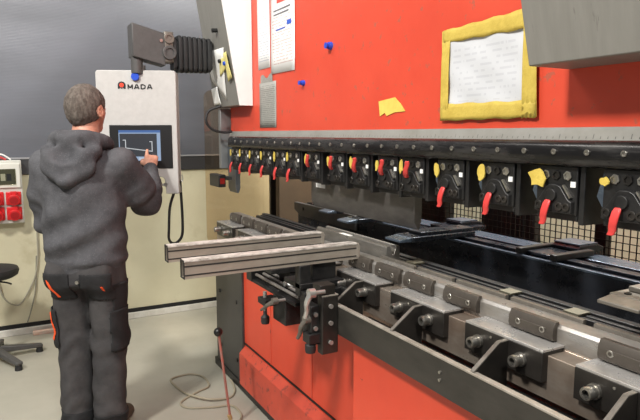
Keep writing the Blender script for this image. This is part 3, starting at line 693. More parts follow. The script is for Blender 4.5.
# lettering: emblem + letters
def text_mesh(body, size, bold=.0):
    cu = bpy.data.curves.new('t', 'FONT'); cu.body = body; cu.size = size; cu.extrude = .0008; cu.offset = bold; cu.space_character = 1.12
    ob = bpy.data.objects.new('t', cu); COL.objects.link(ob)
    dg = bpy.context.evaluated_depsgraph_get(); me = bpy.data.meshes.new_from_object(ob.evaluated_get(dg))
    bpy.data.objects.remove(ob); return me
def put_text(body, x, z, size, m, parent, sx=1.0, bold=0.0, name='lettering'):
    me = text_mesh(body, size, bold)
    for v in me.vertices:
        w = pw(x + v.co.x * sx, -.0012 - v.co.z, z + v.co.y); v.co = Vector(w) - wloc(parent)
    me.name = name; me.materials.clear()
    return link_mesh(name, me, m, parent, 0)
def letter(ch, x0):
    w, h, z0, t = .027, .026, .606, .0033
    m = MB(); S_ = lambda a, b, c, d: m.prism(seg(x0 + a * w, z0 + b * h, x0 + c * w, z0 + d * h, t), 'y', -.0018, .0004)
    if ch == 'M': S_(.06, 0, .06, 1); S_(.94, 0, .94, 1); S_(.06, .95, .5, .25); S_(.94, .95, .5, .25)
    if ch == 'A': S_(.02, 0, .42, 1); S_(.98, 0, .58, 1); S_(.4, .93, .6, .93); S_(.2, .3, .8, .3)
    if ch == 'D':
        S_(.08, 0, .08, 1); S_(.05, .93, .6, .93); S_(.05, .07, .6, .07); S_(.58, .93, .92, .7); S_(.92, .74, .92, .26); S_(.92, .3, .58, .07)
    mk('letter', m.xf(pw), M_plblack, hou, smooth=0)
for q, ch in enumerate('MADA'): letter(ch, -.046 + .0365 * q)
em = MB()
n = 14; R = .026; cxm, czm = -.080, .622
LG = .022
pts = [(cxm + LG * math.cos(PI * k / n), czm + .006 + .020 * math.sin(PI * k / n)) for k in range(n + 1)] + [(cxm - LG, czm - .015), (cxm - LG, czm - .0155)]
pts = [(cxm + LG, czm - .015)] + pts[:-1]
em.prism(pts, 'y', -.0016, .0002)
mk('emblem', em.xf(pw), M_plblack, hou)
mk('emblem_disc', MB().cyl(pw(cxm, .0, czm + .006), pw(cxm, -.0026, czm + .006), .0125, n=20), mat('red_print', (222, 62, 36), .5), hou)
mk('emblem_gap', MB().prism([(cxm - .004, czm - .0152), (cxm - .004, czm - .009), (cxm - .014, czm - .015)], 'y', -.002, 0).prism([(cxm + .014, czm - .015), (cxm + .004, czm - .009), (cxm + .004, czm - .015)], 'y', -.002, 0).xf(pw), M_pend, hou)
mk('grip_bar', MB().tube([pw(-.1, -.002, .055), pw(.152, -.002, .055)], .007, 10), M_silver, pen)
mk('grip_end', MB().cyl(pw(.15, .02, .055), pw(.15, -.01, .055), .012), M_silver, pen)
# arm (world coordinates)
mk('swivel_post', MB().cyl((-3.5, .715, 1.865), (-3.5, .715, 1.97), .033, n=20).cyl((-3.5, .745, 1.87), (-3.5, .745, 1.91), .018), M_arm, pen)
def armsec(Y, zt, zb, x0, x1): return [(x0, Y, zb), (x1, Y, zb), (x1, Y, zt), (x0, Y, zt)]
am = MB(); am.v = armsec(.685, 2.14, 1.955, -3.58, -3.45) + armsec(.868, 2.092, 1.91, -3.55, -3.45)
am.f = [(0, 1, 2, 3), (7, 6, 5, 4), (0, 1, 5, 4), (1, 2, 6, 5), (2, 3, 7, 6), (3, 0, 4, 7)]
mk('arm', am, M_arm, pen, bevel=.005)
mk('arm_bolt', MB().cyl((-3.45, .845, 2.05), (-3.443, .845, 2.05), .009), M_screw, pen)
kn = mk('knuckle', MB().box(-3.54, -3.45, .862, .918, 1.93, 2.105), M_clampbar, pen, bevel=.008)
mk('knuckle_ring', MB().ring((-3.452, .89, 1.985), (1, 0, 0), .04, .026, .015, 20), M_arm, kn)
mk('knuckle_ring', MB().ring((-3.452, .89, 2.065), (1, 0, 0), .03, .018, .012, 20), M_clampbar, kn)
be = MB()
for k in range(8):
    y0 = .916 + k * .029; s_ = .0 if k else .012
    zc = 1.985; hh = .105 - .001 * k - s_; ww = .058 - s_
    be.prism(rrect(-3.5 - ww, -3.5 + ww, zc - hh, zc + hh, .02, 3), 'y', y0, y0 + .019)
    be.prism(rrect(-3.5 - ww + .012, -3.5 + ww - .012, zc - hh + .012, zc + hh - .012, .015, 3), 'y', y0 + .017, y0 + .031)
bel = mk('bellows', be, M_rubber, pen, bevel=.003)
# dangling cable below the panel
mk('pendant_cable', MB().tube([pw(.225, .05, .07), (-3.50, .945, 1.18), (-3.50, .950, 1.05), (-3.50, .948, .92), (-3.50, .925, .872), (-3.50, .89, .858), (-3.50, .865, .885), (-3.50, .866, .95), (-3.50, .876, 1.08), pw(.19, .05, .01)], .0085, 8, 6), M_rubber, pen)
mk('cable_ring', MB().tube([(-3.49, .945 + .014 * math.cos(a * PI / 6), 1.255 + .02 * math.sin(a * PI / 6)) for a in range(13)], .003, 6), M_silver, pen)

# ================================================================== SOCKET BOX ON THE WALL
sb = thing('socket_box', (WX + .05, -.08, .87), 'grey wall distribution box with red power sockets', 'socket box')
mk('box_body', MB().box(WX, WX + .09, -.30, .125, .87, 1.33), mat('pale_box_plastic', (198, 198, 190), .5), sb, bevel=.006)
mk('top_housing', MB().box(WX + .08, WX + .105, -.28, .115, 1.13, 1.31), mat('pale_box_plastic2', (206, 205, 196), .5), sb, bevel=.006)
wn = mk('breaker_window', MB().box(WX + .105, WX + .112, -.26, .085, 1.155, 1.27), M_clear, sb, bevel=.003)
mk('breaker_row', MB().box(WX + .1, WX + .106, -.25, .075, 1.16, 1.265), mat('olive_dark_backing', (96, 94, 70), .6), wn)
for k in range(8): mk('breaker', MB().box(WX + .104, WX + .1095, -.24 + .038 * k, -.21 + .038 * k, 1.185, 1.235), M_plblack if k % 3 else M_sticker, wn)
M_sock = mat('red_socket_plastic', (200, 30, 34), .4)
Ps = (WX + .09, .062, 1.06)
sock = None
for r_ in range(2):
    for c_ in range(3):
        y = .062 - .112 * c_; z = 1.055 - .11 * r_
        if sock is None:
            sock = mk('socket', MB().box(WX + .085, WX + .105, y - .05, y + .05, z - .048, z + .048), M_sock, sb, bevel=.006, at=(WX + .085, y, z))
            mk('socket_lid', MB().cyl((WX + .10, y, z), (WX + .15, y, z - .012), .042, .040, 20).box(WX + .10, WX + .135, y - .02, y + .02, z + .03, z + .052), M_sock, sock, bevel=.003)
            mk('socket_face', MB().cyl((WX + .149, y, z - .012), (WX + .153, y, z - .013), .03, .028, 18), mat('dark_red_lid', (160, 20, 26), .35), sock)
            first = (y, z)
        else: dup_tree(sock, sb, (0, y - first[0], z - first[1]))
mk('box_wires', MB().tube([(WX + .06, -.2, 1.33), (WX + .07, -.15, 1.37), (WX + .07, -.08, 1.38), (WX + .06, -.02, 1.36), (WX + .06, .03, 1.335)], .008, 6, 5), M_lever, sb)
mk('box_wires', MB().tube([(WX + .06, -.14, 1.33), (WX + .08, -.08, 1.36), (WX + .07, .0, 1.375), (WX + .06, .06, 1.335)], .006, 6, 5), M_sticker, sb)
mk('wall_cable', MB().tube([(-4.862, .235, 1.30), (-4.862, .232, 1.15), (-4.862, .215, 1.0), (-4.862, .205, .8), (-4.862, .20, .6), (-4.862, .175, .45), (-4.862, .125, .34), (-4.862, .06, .24), (-4.862, .0, .25), (-4.862, -.05, .31), (-4.862, -.07, .40), (-4.86, -.09, .52)], .006, 6, 6), mat('beige_cable_sheath', (150, 146, 130), .6),
   label='thin beige cable hanging in a loop on the beige wall beside the man', cat='cable')
mk('wall_cable', MB().tube([(-4.864, .19, .60), (-4.864, .17, .35), (-4.864, .13, .18), (-4.864, .10, .09)], .005, 6, 6), mat('grey_cable_sheath', (130, 128, 116), .6),
   label='short cable running down the wall to the floor trim', cat='cable')

# ================================================================== STOOL
SCX, SCY = -4.36, -.12
st = thing('work_stool', (SCX, SCY, 0), 'black round swivel work stool on star base', 'stool')
mk('seat', MB().lathe([(.01, .575), (.15, .575), (.175, .59), (.182, .615), (.175, .635), (.12, .645), (.01, .645)], (SCX, SCY, 0), 32), M_rubber, st, smooth=60)
mk('seat_plate', MB().lathe([(.01, .545), (.07, .545), (.09, .575), (.01, .575)], (SCX, SCY, 0), 20), M_plblack, st)
mk('gas_column', MB().cyl((SCX, SCY, .3), (SCX, SCY, .55), .016).cyl((SCX, SCY, .10), (SCX, SCY, .34), .026), M_plblack, st)
mk('height_lever', MB().tube([(SCX, SCY, .555), (SCX + .07, SCY + .09, .55), (SCX + .08, SCY + .13, .535)], .006, 8, 4), M_plblack, st)
mk('hub', MB().cyl((SCX, SCY, .05), (SCX, SCY, .12), .042, .036, 20), M_plblack, st, bevel=.003)
for k in range(5):
    a = math.radians(29 + 72 * k)
    ca, sa = math.cos(a), math.sin(a)
    lg = MB().prism([(.03, .055), (.03, .10), (.26, .062), (.30, .055), (.30, .035), (.26, .035)], 'y', -.022, .022)
    lg.xf(lambda x, y, z: (SCX + x * ca - y * sa, SCY + x * sa + y * ca, z))
    l_ = mk('base_leg', lg, M_arm, st, bevel=.006)
    mk('glide', MB().cyl((SCX + .28 * ca, SCY + .28 * sa, 0), (SCX + .28 * ca, SCY + .28 * sa, .036), .024, .02, 14), M_rubber, l_)

# ================================================================== FLOOR THINGS
pc = [(-2.74, .98, .01), (-2.80, 1.045, .006), (-2.885, 1.065, .006), (-2.97, 1.05, .006), (-2.995, .964, .006), (-3.05, .838, .006), (-3.12, .805, .006), (-3.175, .845, .006), (-3.235, .945, .006), (-3.28, 1.02, .006), (-3.36, 1.045, .008), (-3.42, 1.02, .018), (-3.40, .985, .022)]
pc2 = [(-3.34, .99, .016), (-3.42, 1.03, .006), (-3.505, .97, .006), (-3.50, .87, .006), (-3.45, .835, .006), (-3.27, .859, .006), (-3.16, .898, .016), (-3.08, .965, .016), (-3.065, 1.07, .006), (-3.13, 1.13, .006), (-3.24, 1.16, .006), (-3.30, 1.165, .006)]
mk('pedal_cable', MB().tube(pc[:10] + pc2[1:], .0065, 8, 6), mat('cable_sheath_grey', (150, 142, 122), .6), label='beige foot switch cable coiled on the concrete floor', cat='cable')
fp = thing('foot_pedal', (-2.72, .97, 0), 'foot switch with tall red rod and black ball knob', 'foot pedal')
mk('lift_rod', MB().tube([(-2.735, .965, .02), (-2.775, .922, .50)], .0065, 10), mat('worn_red_rod', (176, 92, 80), .45, .2, (150, 120, 110), 20), fp, label='worn red rod')
mk('ball_knob', MB().ball((-2.777, .920, .515), .023, 20, 12), M_plblack, fp, smooth=80)
mk('pedal_base', MB().prism([(-2.75, .0), (-2.75, .02), (-2.60, .03), (-2.52, .03), (-2.52, 0)], 'y', .88, .985), M_black, fp, bevel=.005)
mk('pedal_plate', MB().prism([(-2.70, .028), (-2.70, .034), (-2.54, .045), (-2.54, .035)], 'y', .89, .975), M_dark, fp, bevel=.002)
mk('rod_clip', MB().cyl((-2.738, .963, .05), (-2.741, .957, .075), .011), mat('brass_clip', (190, 160, 110), .4, .5), fp)
mk('floor_bar', MB().box(-4.83, -4.79, .13, .55, 0, .028), mat('orange_white_bar', (214, 170, 150), .6, 0, (226, 210, 196), 14), label='pale orange and white strip lying at the wall foot beside the man', cat='bar', bevel=.003)

# ================================================================== PERSON
phi = math.radians(33)
PO = Vector((-3.04, .342, 0)); PSC = 1.0
def ppw(V):
    V = np.asarray(V, float) * PSC; s_, c_ = math.sin(phi), math.cos(phi)
    return np.stack([PO.x + V[:, 0] * s_ - V[:, 1] * c_, PO.y + V[:, 0] * c_ + V[:, 1] * s_, V[:, 2]], 1)
class SDF:
    def __init__(s, lo, hi, h):
        s.lo = np.array(lo, float); s.h = h; s.n = np.ceil((np.array(hi) - s.lo) / h).astype(int) + 1
        s.v = np.full(tuple(s.n), 1.0)
    def block(s, lo, hi, mar):
        a = np.clip(np.floor((np.array(lo) - mar - s.lo) / s.h).astype(int), 0, s.n); b = np.clip(np.ceil((np.array(hi) + mar - s.lo) / s.h).astype(int) + 1, 0, s.n)
        if np.any(b <= a): return None, None
        ax = [s.lo[i] + s.h * np.arange(a[i], b[i]) for i in range(3)]
        return tuple(slice(a[i], b[i]) for i in range(3)), np.meshgrid(*ax, indexing='ij')
    def comb(s, sl, d, k, op='u'):
        o = s.v[sl]
        if op == 'u':
            if k > 0:
                hh = np.clip(.5 + .5 * (o - d) / k, 0, 1); s.v[sl] = o * (1 - hh) + d * hh - k * hh * (1 - hh)
            else: s.v[sl] = np.minimum(o, d)
        elif op == 's':
            if k > 0:
                hh = np.clip(.5 - .5 * (o + d) / k, 0, 1); s.v[sl] = o * (1 - hh) - d * hh + k * hh * (1 - hh)
            else: s.v[sl] = np.maximum(o, -d)
    def cap(s, a, b, ra, rb, k=.02, op='u', sc=(1, 1, 1)):
        a = np.array(a, float); b = np.array(b, float); R = max(ra, rb) * 1.6
        sl, g = s.block(np.minimum(a, b) - R, np.maximum(a, b) + R, .05)
        if sl is None: return s
        ab = (b - a) / np.array(sc); L = ab.dot(ab) + 1e-12
        p = [(g[i] - a[i]) / sc[i] for i in range(3)]
        t = np.clip((p[0] * ab[0] + p[1] * ab[1] + p[2] * ab[2]) / L, 0, 1)
        d = np.sqrt((p[0] - t * ab[0]) ** 2 + (p[1] - t * ab[1]) ** 2 + (p[2] - t * ab[2]) ** 2) - (ra + (rb - ra) * t)
        s.comb(sl, d, k, op); return s
    def chain(s, pts, rs, k=.02):
        for i in range(len(pts) - 1): s.cap(pts[i], pts[i + 1], rs[i], rs[i + 1], k)
        return s
    def ell(s, c, r, k=.02, op='u', rot=0):
        c = np.array(c, float); r = np.array(r, float); R = r.max()
        sl, g = s.block(c - R, c + R, .05)
        if sl is None: return s
        x, y, z = g[0] - c[0], g[1] - c[1], g[2] - c[2]
        if rot: x, y = x * math.cos(rot) + y * math.sin(rot), -x * math.sin(rot) + y * math.cos(rot)
        q = np.sqrt((x / r[0]) ** 2 + (y / r[1]) ** 2 + (z / r[2]) ** 2)
        d = (q - 1) * r.min()
        s.comb(sl, d, k, op); return s
    def loft(s, rows, k=.02, op='u', e=2.3):
        rows = np.array(rows, float); z = rows[:, 0]
        lo = [(rows[:, 1] - rows[:, 3]).min(), (rows[:, 2] - rows[:, 4]).min(), z.min()]; hi = [(rows[:, 1] + rows[:, 3]).max(), (rows[:, 2] + rows[:, 4]).max(), z.max()]
        sl, g = s.block(lo, hi, .05)
        f = [np.interp(g[2], z, rows[:, i]) for i in range(1, 5)]
        q = (np.abs((g[0] - f[0]) / f[2]) ** e + np.abs((g[1] - f[1]) / f[3]) ** e) ** (1 / e)
        d = (q - 1) * np.minimum(f[2], f[3])
        d = np.maximum(d, np.maximum(z.min() - g[2], g[2] - z.max()))
        s.comb(sl, d, k, op); return s
    def cut(s, fn):
        sl, g = s.block(s.lo, s.lo + s.h * (s.n - 1), 0); s.v = np.maximum(s.v, fn(*g)); return s
    def mesh(s):
        v = s.v.copy(); v[0] = v[-1] = 1; v[:, 0] = v[:, -1] = 1; v[:, :, 0] = v[:, :, -1] = 1
        n = np.array(v.shape) - 1
        acc = np.zeros((n[0] * n[1] * n[2], 3)); cnt = np.zeros(n[0] * n[1] * n[2]); quads = []
        for ax in range(3):
            sa = [slice(None)] * 3; sb_ = [slice(None)] * 3; sa[ax] = slice(0, -1); sb_[ax] = slice(1, None)
            A = v[tuple(sa)]; B = v[tuple(sb_)]
            I = np.argwhere((A < 0) != (B < 0))
            av = A[tuple(I.T)]; bv = B[tuple(I.T)]; P = I.astype(float); P[:, ax] += av / (av - bv)
            u, w = [q for q in range(3) if q != ax]; cells = []
            for du, dw in ((0, 0), (-1, 0), (-1, -1), (0, -1)):
                Cc = I.copy(); Cc[:, u] += du; Cc[:, w] += dw
                cid = (Cc[:, 0] * n[1] + Cc[:, 1]) * n[2] + Cc[:, 2]
                np.add.at(acc, cid, P); np.add.at(cnt, cid, 1); cells.append(cid)
            Q = np.stack(cells, 1); fl = (av < 0) ^ (ax == 1)
            Q[~fl] = Q[~fl][:, ::-1]; quads.append(Q)
        Q = np.concatenate(quads); used = np.unique(Q); mp = np.full(len(cnt), -1); mp[used] = np.arange(len(used))
        V = s.lo + s.h * (acc[used] / cnt[used][:, None])
        return V, mp[Q]
def relax(V, F, it):
    for _ in range(it):
        a = np.zeros_like(V); c = np.zeros(len(V))
        for i in range(4):
            np.add.at(a, F[:, i], V[F[:, (i + 1) % 4]]); np.add.at(a, F[:, i], V[F[:, (i + 3) % 4]]); np.add.at(c, F[:, i], 2)
        V = V * .5 + .5 * a / c[:, None]
    return V
def sdf_obj(name, sd, m, parent, it=1, disp=None, **kw):
    V, F = sd.mesh(); V = relax(V, F, it)
    if disp is not None:
        me = bpy.data.meshes.new('tmp'); me.from_pydata(V.tolist(), [], F.tolist()); 
        bm = bmesh.new(); bm.from_mesh(me); bmesh.ops.recalc_face_normals(bm, faces=bm.faces); bm.normal_update()
        N = np.array([tuple(v.normal) for v in bm.verts]); bm.free(); bpy.data.meshes.remove(me)
        V = V + N * disp(V)[:, None]; V = relax(V, F, 1)
    b = MB(); b.v = [tuple(p) for p in ppw(V)]; b.f = [tuple(q) for q in F.tolist()]
    return mk(name, b, m, parent, smooth=180, **kw)

M_skin = mat('skin', (204, 150, 126), .5, 0, (190, 132, 110), 25, bump=.04, bscale=200)
M_hood = mat('charcoal_fleece', (88, 88, 91), .95, 0, (64, 64, 67), 9, lo=.3, hi=.7, bump=.5, bscale=26, spec=.15, col3=(98, 98, 101), scale3=160, lo3=.55, hi3=.7)
M_pants = mat('dark_work_trousers', (74, 72, 72), .9, 0, (58, 57, 58), 7, lo=.35, hi=.65, bump=.5, bscale=22, spec=.15)
M_pants2 = mat('black_trouser_panel', (40, 40, 41), .9, 0, (50, 50, 51), 10, bump=.4, bscale=30, spec=.15)
M_hair = mat('grey_brown_hair', (76, 67, 60), .8, 0, (116, 107, 99), 60, (1, 1, .5), .4, .7, bump=.7, bscale=220)
M_shoe = mat('brown_work_shoe', (84, 70, 54), .7, 0, (64, 54, 42), 20)

per = thing('person', tuple(PO), 'man in charcoal hoodie and dark work trousers touching the screen, seen from behind', 'person')
HX, HY, HZ = .005, .075, 1.64   # skull centre
hr = -math.radians(12)           # head turned a little further right
def hp(x, y, z): return (HX + x * math.cos(hr) - y * math.sin(hr), HY + x * math.sin(hr) + y * math.cos(hr), HZ + z)
SHR, ELR, WRR = (.172, .02, 1.375), (.238, .212, 1.160), (.170, .451, 1.335)
SHL, ELL, WRL = (-.172, .02, 1.375), (-.222, .06, 1.09), (-.10, .27, 1.04)
HPR, KNR, ANR = (.092, 0, .89), (.092, .015, .48), (.086, -.02, .09)
HPL, KNL, ANL = (-.098, 0, .89), (-.092, .03, .48), (-.092, -.01, .09)
# --- body: one continuous figure (head, hands and everything under the clothes)
bd = SDF((-.36, -.24, -.01), (.36, .62, 1.82), .0065)
bd.loft([(.84, 0, 0, .155, .105), (1.0, 0, 0, .145, .10), (1.15, 0, 0, .16, .11), (1.3, 0, 0, .17, .11), (1.38, 0, .0, .15, .095), (1.44, 0, .01, .07, .07)], .03)
bd.chain([(0, .02, 1.40), (.0, .045, 1.50), hp(0, -.015, -.06)], [.062, .058, .06], .03)
for sh, el, wr in ((SHR, ELR, WRR), (SHL, ELL, WRL)): bd.chain([sh, el, wr], [.055, .042, .028], .02)
for h_, k_n, a_ in ((HPR, KNR, ANR), (HPL, KNL, ANL)):
    bd.chain([h_, k_n, a_], [.08, .052, .04], .02); bd.cap(a_, (a_[0], a_[1] + .14, .035), .04, .03, .02)
# head
bd.ell(hp(0, -.012, .012), (.082, .102, .104), .01, rot=hr)
bd.cap(hp(0, .03, -.035), hp(0, .055, -.085), .058, .036, .03)
bd.cap(hp(0, .085, .005), hp(0, .104, -.032), .011, .015, .012)      # nose
bd.cap(hp(-.02, .083, .028), hp(.02, .083, .028), .012, .012, .02)  # brow
bd.cap(hp(-.018, .09, -.062), hp(.018, .09, -.062), .008, .008, .008)  # lips
for sx in (-1, 1):
    bd.ell(hp(.085 * sx, -.012, -.012), (.010, .022, .034), .008, rot=hr)
    bd.ell(hp(.092 * sx, -.016, -.012), (.007, .011, .018), .004, 's', rot=hr)
    bd.ell(hp(.032 * sx, .090, .006), (.015, .012, .010), .006, 's')
# right hand: index finger reaching the screen, others curled, thumb aside
wr = np.array(WRR)
def hand(base, fwd, up, side, pointing):
    """palm from base along fwd; 'up' is the back of the hand normal; side towards the thumb"""
    fwd, up, side = [np.array(q, float) for q in (fwd, up, side)]
    B = lambda f, s_, u: tuple(base + fwd * f + side * s_ + up * u)
    bd.cap(B(-.01, 0, 0), B(.03, 0, 0), .027, .026, .015)
    for q in (-.028, -.010, .008, .026): bd.cap(B(.015, q * .75, 0), B(.085, q, 0), .016, .0125, .012)
    lens = [(.026, .070, 'i'), (.0085, .078, 'm'), (-.009, .073, 'r'), (-.026, .058, 'p')]
    for s_, L, nm in lens:
        if pointing and nm == 'i': J = [(.085, s_, 0), (.085 + L * .45, s_, .006), (.085 + L * .8, s_, .002), (.085 + L * 1.05, s_, -.004)]
        else:
            J = [(.085, s_, 0), (.085 + L * .38, s_ * 1.02, -.016), (.085 + L * .36, s_, -.046), (.085 + L * .05, s_ * .98, -.05)] if pointing else [(.085, s_, 0), (.085 + L * .45, s_, -.010), (.085 + L * .75, s_, -.03), (.085 + L * .9, s_, -.052)]
        bd.chain([B(*q) for q in J], [.0105, .0095, .0085, .0075], .003)
    bd.chain([B(.02, .024, -.006), B(.045, .046, -.014), B(.075, .048, -.024), B(.094, .040, -.030)], [.014, .0115, .0105, .0085], .006)
fwdv = np.array([-.22, .80, .56]); fwdv /= np.linalg.norm(fwdv)
upv = np.array([.25, -.50, .83]); upv -= fwdv * upv.dot(fwdv); upv /= np.linalg.norm(upv)
sidev = np.cross(upv, fwdv)   # towards the thumb (left side of a right hand, palm down)
sidev = sidev if sidev[0] < 0 else -sidev
hand(wr + fwdv * .012, fwdv, upv, sidev, True)
wl_ = np.array(WRL); f2 = np.array([.75, .62, .1]); f2 /= np.linalg.norm(f2); u2 = np.array([0, .2, 1.0]); u2 -= f2 * u2.dot(f2); u2 /= np.linalg.norm(u2); s2v = np.cross(f2, u2)
s2v = s2v if s2v[1] < 0 else -s2v
hand(wl_ + f2 * .012, f2, u2, -s2v, False)
sdf_obj('body', bd, M_skin, per, 1)
TIP = wr + fwdv * (.012 + .085 + .07 * 1.05) + sidev * .026
tw = ppw([TIP])[0]; print('FINGERTIP', tw, 'gap', (tw[0] - PC.x) * math.cos(al) - (tw[1] - PC.y) * math.sin(al))
# eyes
for sx in (-1, 1):
    q = hp(.032 * sx, .083, .007); b = MB().ball((0, 0, 0), .0105, 12, 8)
    b.v = [tuple(p) for p in ppw(np.array(b.v) + np.array(q))]; mk('eye', b, M_sticker, per)
# --- hair
ha = SDF((-.14, -.10, 1.55), (.14, .22, 1.80), .005)
ha.ell(hp(0, -.014, .014), (.089, .109, .110), .0, rot=hr)
ha.cap(hp(0, -.055, -.035), hp(0, -.045, -.07), .055, .042, .02)
def hairline(X, Y, Z):
    x = (X - HX) * math.cos(hr) + (Y - HY) * math.sin(hr); y = -(X - HX) * math.sin(hr) + (Y - HY) * math.cos(hr); z = Z - HZ
    line = np.where(y < -.02, -.085 + (y + .10) * .35, -.055 + (y + .02) * 1.3)
    line = np.where(y > .05, .036 + (y - .05) * .5, line)
    ear = np.maximum(0.0, .045 - np.sqrt((y + .008) ** 2 + (z + .01) ** 2)) 
    return np.maximum(line - z, ear - .018)
ha.cut(hairline)
def hair_disp(V): return .0018 * np.sin(V[:, 0] * 240 + 3 * np.sin(V[:, 2] * 90)) * np.sin(V[:, 2] * 170 + V[:, 1] * 140)
sdf_obj('hair', ha, M_hair, per, 1, hair_disp)
# --- hoodie
ho = SDF((-.40, -.26, .80), (.40, .50, 1.58), .0085)
ho.loft([(.838, .0, .0, .178, .124), (.888, .0, .0, .184, .132), (.915, 0, 0, .2, .148), (1.0, .0, .0, .196, .147), (1.12, .0, 0.0, .194, .147), (1.26, 0, .0, .198, .147), (1.34, 0, .002, .192, .136), (1.40, 0, .01, .158, .118), (1.45, 0, .02, .11, .10), (1.475, 0, .03, .085, .085)], .03)
ho.chain([SHR, tuple(np.array(SHR) * .45 + np.array(ELR) * .55), ELR], [.086, .078, .069], .045)
ho.chain([ELR, tuple(np.array(ELR) * .5 + np.array(WRR) * .5), tuple(np.array(ELR) * .06 + np.array(WRR) * .94)], [.069, .060, .047], .02)
ho.chain([SHL, tuple(np.array(SHL) * .45 + np.array(ELL) * .55), ELL], [.086, .080, .070], .045)
ho.chain([ELL, tuple(np.array(ELL) * .5 + np.array(WRL) * .5), tuple(np.array(ELL) * .06 + np.array(WRL) * .94)], [.070, .060, .046], .02)
sdf_h = ho
ph0 = np.array([.3, 1.7, 2.9])
def folds(V):
    x, y, z = V[:, 0], V[:, 1], V[:, 2]
    d = .013 * np.sin(38 * z + 9 * x + 2.5 * np.sin(11 * x + 3)) * np.clip((1.2 - z) / .25, .15, 1) * np.clip((z - .88) / .05, 0, 1) * np.clip(1 - np.abs(x) * 1.5, .3, 1)
    d += .009 * np.sin(23 * x - 17 * z + 3 * np.sin(9 * z)) * np.clip((z - .9) / .1, 0, 1)
    # sleeve rings near the bent elbows
    for el in (ELR, ELL):
        r = np.sqrt((x - el[0]) ** 2 + (y - el[1]) ** 2 + (z - el[2]) ** 2)
        d += .0065 * np.sin(95 * r + 6 * x) * np.exp(-(r / .15) ** 2)
    # ribbed waistband
    d += np.where((z < .888) & (z > .83) & (np.abs(x) < .24), .0012 * np.sin(np.arctan2(y, x) * 90), 0)
    return d
sdf_obj('hoodie', ho, M_hood, per, 2, folds)
# hood lying on the back, a thick draped collar
hd_ = SDF((-.22, -.26, 1.20), (.22, .20, 1.60), .006)
n = 20
for i in range(n):
    a0, a1 = 2 * PI * i / n, 2 * PI * (i + 1) / n
    def rp(a):
        back = (1 - math.sin(a)) / 2
        return (.108 * math.cos(a) * (1 + .12 * back), .035 + .10 * math.sin(a) - .03 * back, 1.500 - .045 * (1 - back))
    def rr_(a): return .026 + .014 * (1 - math.sin(a)) / 2
    hd_.cap(rp(a0), rp(a1), rr_(a0), rr_(a1), .012)
hd_.ell((0, -.135, 1.385), (.135, .045, .09), .02)
hd_.cap((-.115, -.09, 1.44), (-.01, -.160, 1.31), .030, .030, .03)
hd_.cap((.115, -.09, 1.44), (.01, -.160, 1.31), .030, .030, .03)
hd_.ell((0, -.165, 1.43), (.062, .030, .045), .02, 's')
hd_.cap((-.07, -.20, 1.42), (0, -.20, 1.33), .012, .010, .015, 's')
hd_.cap((.07, -.20, 1.42), (0, -.20, 1.33), .012, .010, .015, 's')
def hfold(V): return .004 * np.sin(60 * V[:, 2] - 30 * np.abs(V[:, 0])) * np.clip((-V[:, 1] - .05) / .06, 0, 1)
sdf_obj('hood', hd_, M_hood, per, 1, hfold)
# --- trousers
tr = SDF((-.30, -.22, .03), (.30, .24, .98), .0085)
tr.loft([(.80, 0, -.005, .172, .12), (.86, 0, -.005, .172, .122), (.97, 0, 0, .16, .11)], .03)
tr.chain([HPR, KNR, (.086, -.012, .08)], [.094, .083, .078], .03)
tr.chain([HPL, KNL, (-.092, -.005, .08)], [.094, .083, .078], .03)
tr.ell((.085, -.08, .84), (.082, .055, .09), .03); tr.ell((-.085, -.08, .84), (.082, .055, .09), .03)
tr.cut(lambda X, Y, Z: .05 - Z)
def pfold(V):
    x, y, z = V[:, 0], V[:, 1], V[:, 2]
    d = .0022 * np.sin(30 * z + 34 * x + 20 * y + 2 * np.sin(25 * x)) * np.clip((.85 - z) / .2, 0, 1) + .003 * np.sin(45 * x + 6 * z + 30 * y)
    for kk in (.47, .14):
        d += .0045 * np.sin(58 * (z - kk) + 32 * np.abs(x) + 22 * y + 2 * np.sin(30 * x)) * np.exp(-((z - kk) / .10) ** 2)
    d += .004 * np.sin(30 * (x - z)) * np.clip((z - .6) / .2, 0, 1)
    return d
tro = sdf_obj('trousers', tr, M_pants, per, 2, pfold)
def patch(name, sdf_src, m, fn, off):
    """a sewn-on panel: the part of the garment surface where fn holds, lifted a little"""
    V, F = sdf_src.mesh(); V = relax(V, F, 2)
    me = bpy.data.meshes.new('tmp'); me.from_pydata(V.tolist(), [], F.tolist()); bm = bmesh.new(); bm.from_mesh(me); bmesh.ops.recalc_face_normals(bm, faces=bm.faces); bm.normal_update()
    N = np.array([tuple(v.normal) for v in bm.verts]); bm.free(); bpy.data.meshes.remove(me)
    V = V + N * (pfold(V) + off)[:, None]
    c = V[F].mean(1); keep = fn(c[:, 0], c[:, 1], c[:, 2]); Fk = F[keep]
    if len(Fk) == 0: return None
    u = np.unique(Fk); mp = np.full(len(V), -1); mp[u] = np.arange(len(u))
    b = MB(); b.v = [tuple(p) for p in ppw(V[u])]; b.f = [tuple(q) for q in mp[Fk].tolist()]
    o = mk(name, b, m, tro, smooth=180, fixn=False)
    sd = o.modifiers.new('thick', 'SOLIDIFY'); sd.thickness = .004; sd.offset = 0
    return o
patch('back_pocket', tr, M_pants2, lambda x, y, z: (y < -.03) & (x > .03) & (x < .165) & (z > .725) & (z < .858), .004)
patch('back_pocket', tr, M_pants2, lambda x, y, z: (y < -.03) & (x < -.03) & (x > -.165) & (z > .725) & (z < .858), .004)
patch('side_panel', tr, M_pants2, lambda x, y, z: (x > .152) & (z < .80) & (z > .45), .003)
patch('thigh_pocket', tr, M_pants2, lambda x, y, z: (x < -.138) & (z < .66) & (z > .46) & (y < .06), .008)
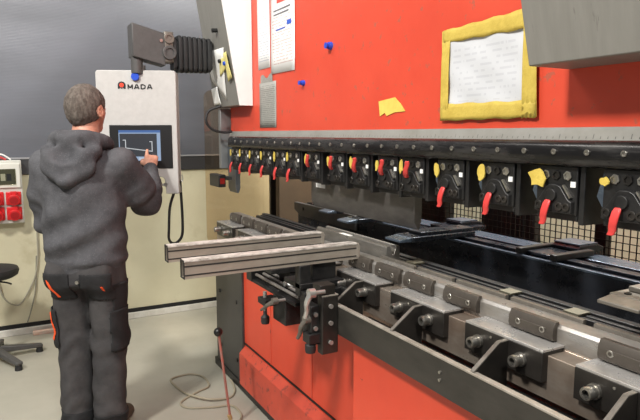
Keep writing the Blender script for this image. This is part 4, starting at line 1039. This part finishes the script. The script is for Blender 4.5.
patch('thigh_pocket', tr, M_pants2, lambda x, y, z: (x > .138) & (z < .66) & (z > .46) & (y < .06), .008)
patch('hem_cuff', tr, M_pants2, lambda x, y, z: (z < .13), .002)
def surf_y(sd, x, z):
    i, k = int(round((x - sd.lo[0]) / sd.h)), int(round((z - sd.lo[2]) / sd.h))
    col = sd.v[i, :, k]; q = np.argmax(col < 0); return sd.lo[1] + sd.h * (q - col[q] / (col[q] - col[q - 1]))
def ribbon(pts, w):
    P3 = [(x, surf_y(tr, x, z) - .012, z) for x, z in pts]; m = MB()
    for (x, y, z) in P3: m.v += [(x - w, y, z), (x + w, y, z), (x + w, y + .014, z), (x - w, y + .014, z)]
    n_ = len(P3)
    m.f += [(0, 1, 2, 3), tuple(4 * (n_ - 1) + q for q in (3, 2, 1, 0))]
    for k in range(n_ - 1):
        for q in range(4): m.f.append((4 * k + q, 4 * k + (q + 1) % 4, 4 * k + 4 + (q + 1) % 4, 4 * k + 4 + q))
    m.v = [tuple(p) for p in ppw(m.v)]
    mk('orange_trim', m, M_orange, tro, bevel=.002)
ribbon([(-.138, .83), (-.132, .81), (-.122, .785), (-.108, .755), (-.10, .735)], .006)
ribbon([(.128, .80), (.132, .78), (.138, .755)], .005)
patch('orange_trim', tr, M_orange, lambda x, y, z: (x < -.11) & (y < -.012) & (y > -.05) & (z > .50) & (z < .635), .014)
bt = MB().cyl((.02, surf_y(tr, .02, .825) - .01, .825), (.02, surf_y(tr, .02, .825) - .022, .825), .009); bt.v = [tuple(p) for p in ppw(bt.v)]
mk('pocket_stud', bt, M_screw, tro)
# --- shoes
for sx, an in ((1, ANR), (-1, ANL)):
    so = SDF((an[0] - .1, -.16, -.005), (an[0] + .1, .26, .16), .007)
    so.cap((an[0], an[1] - .03, .055), (an[0] + .015 * sx, an[1] + .17, .045), .052, .042, .02, sc=(1, 1, .9))
    so.cap((an[0], an[1] - .01, .09), (an[0], an[1] + .02, .12), .05, .05, .03)
    so.cut(lambda X, Y, Z: .004 - Z)
    sdf_obj('shoe', so, M_shoe, per, 1)
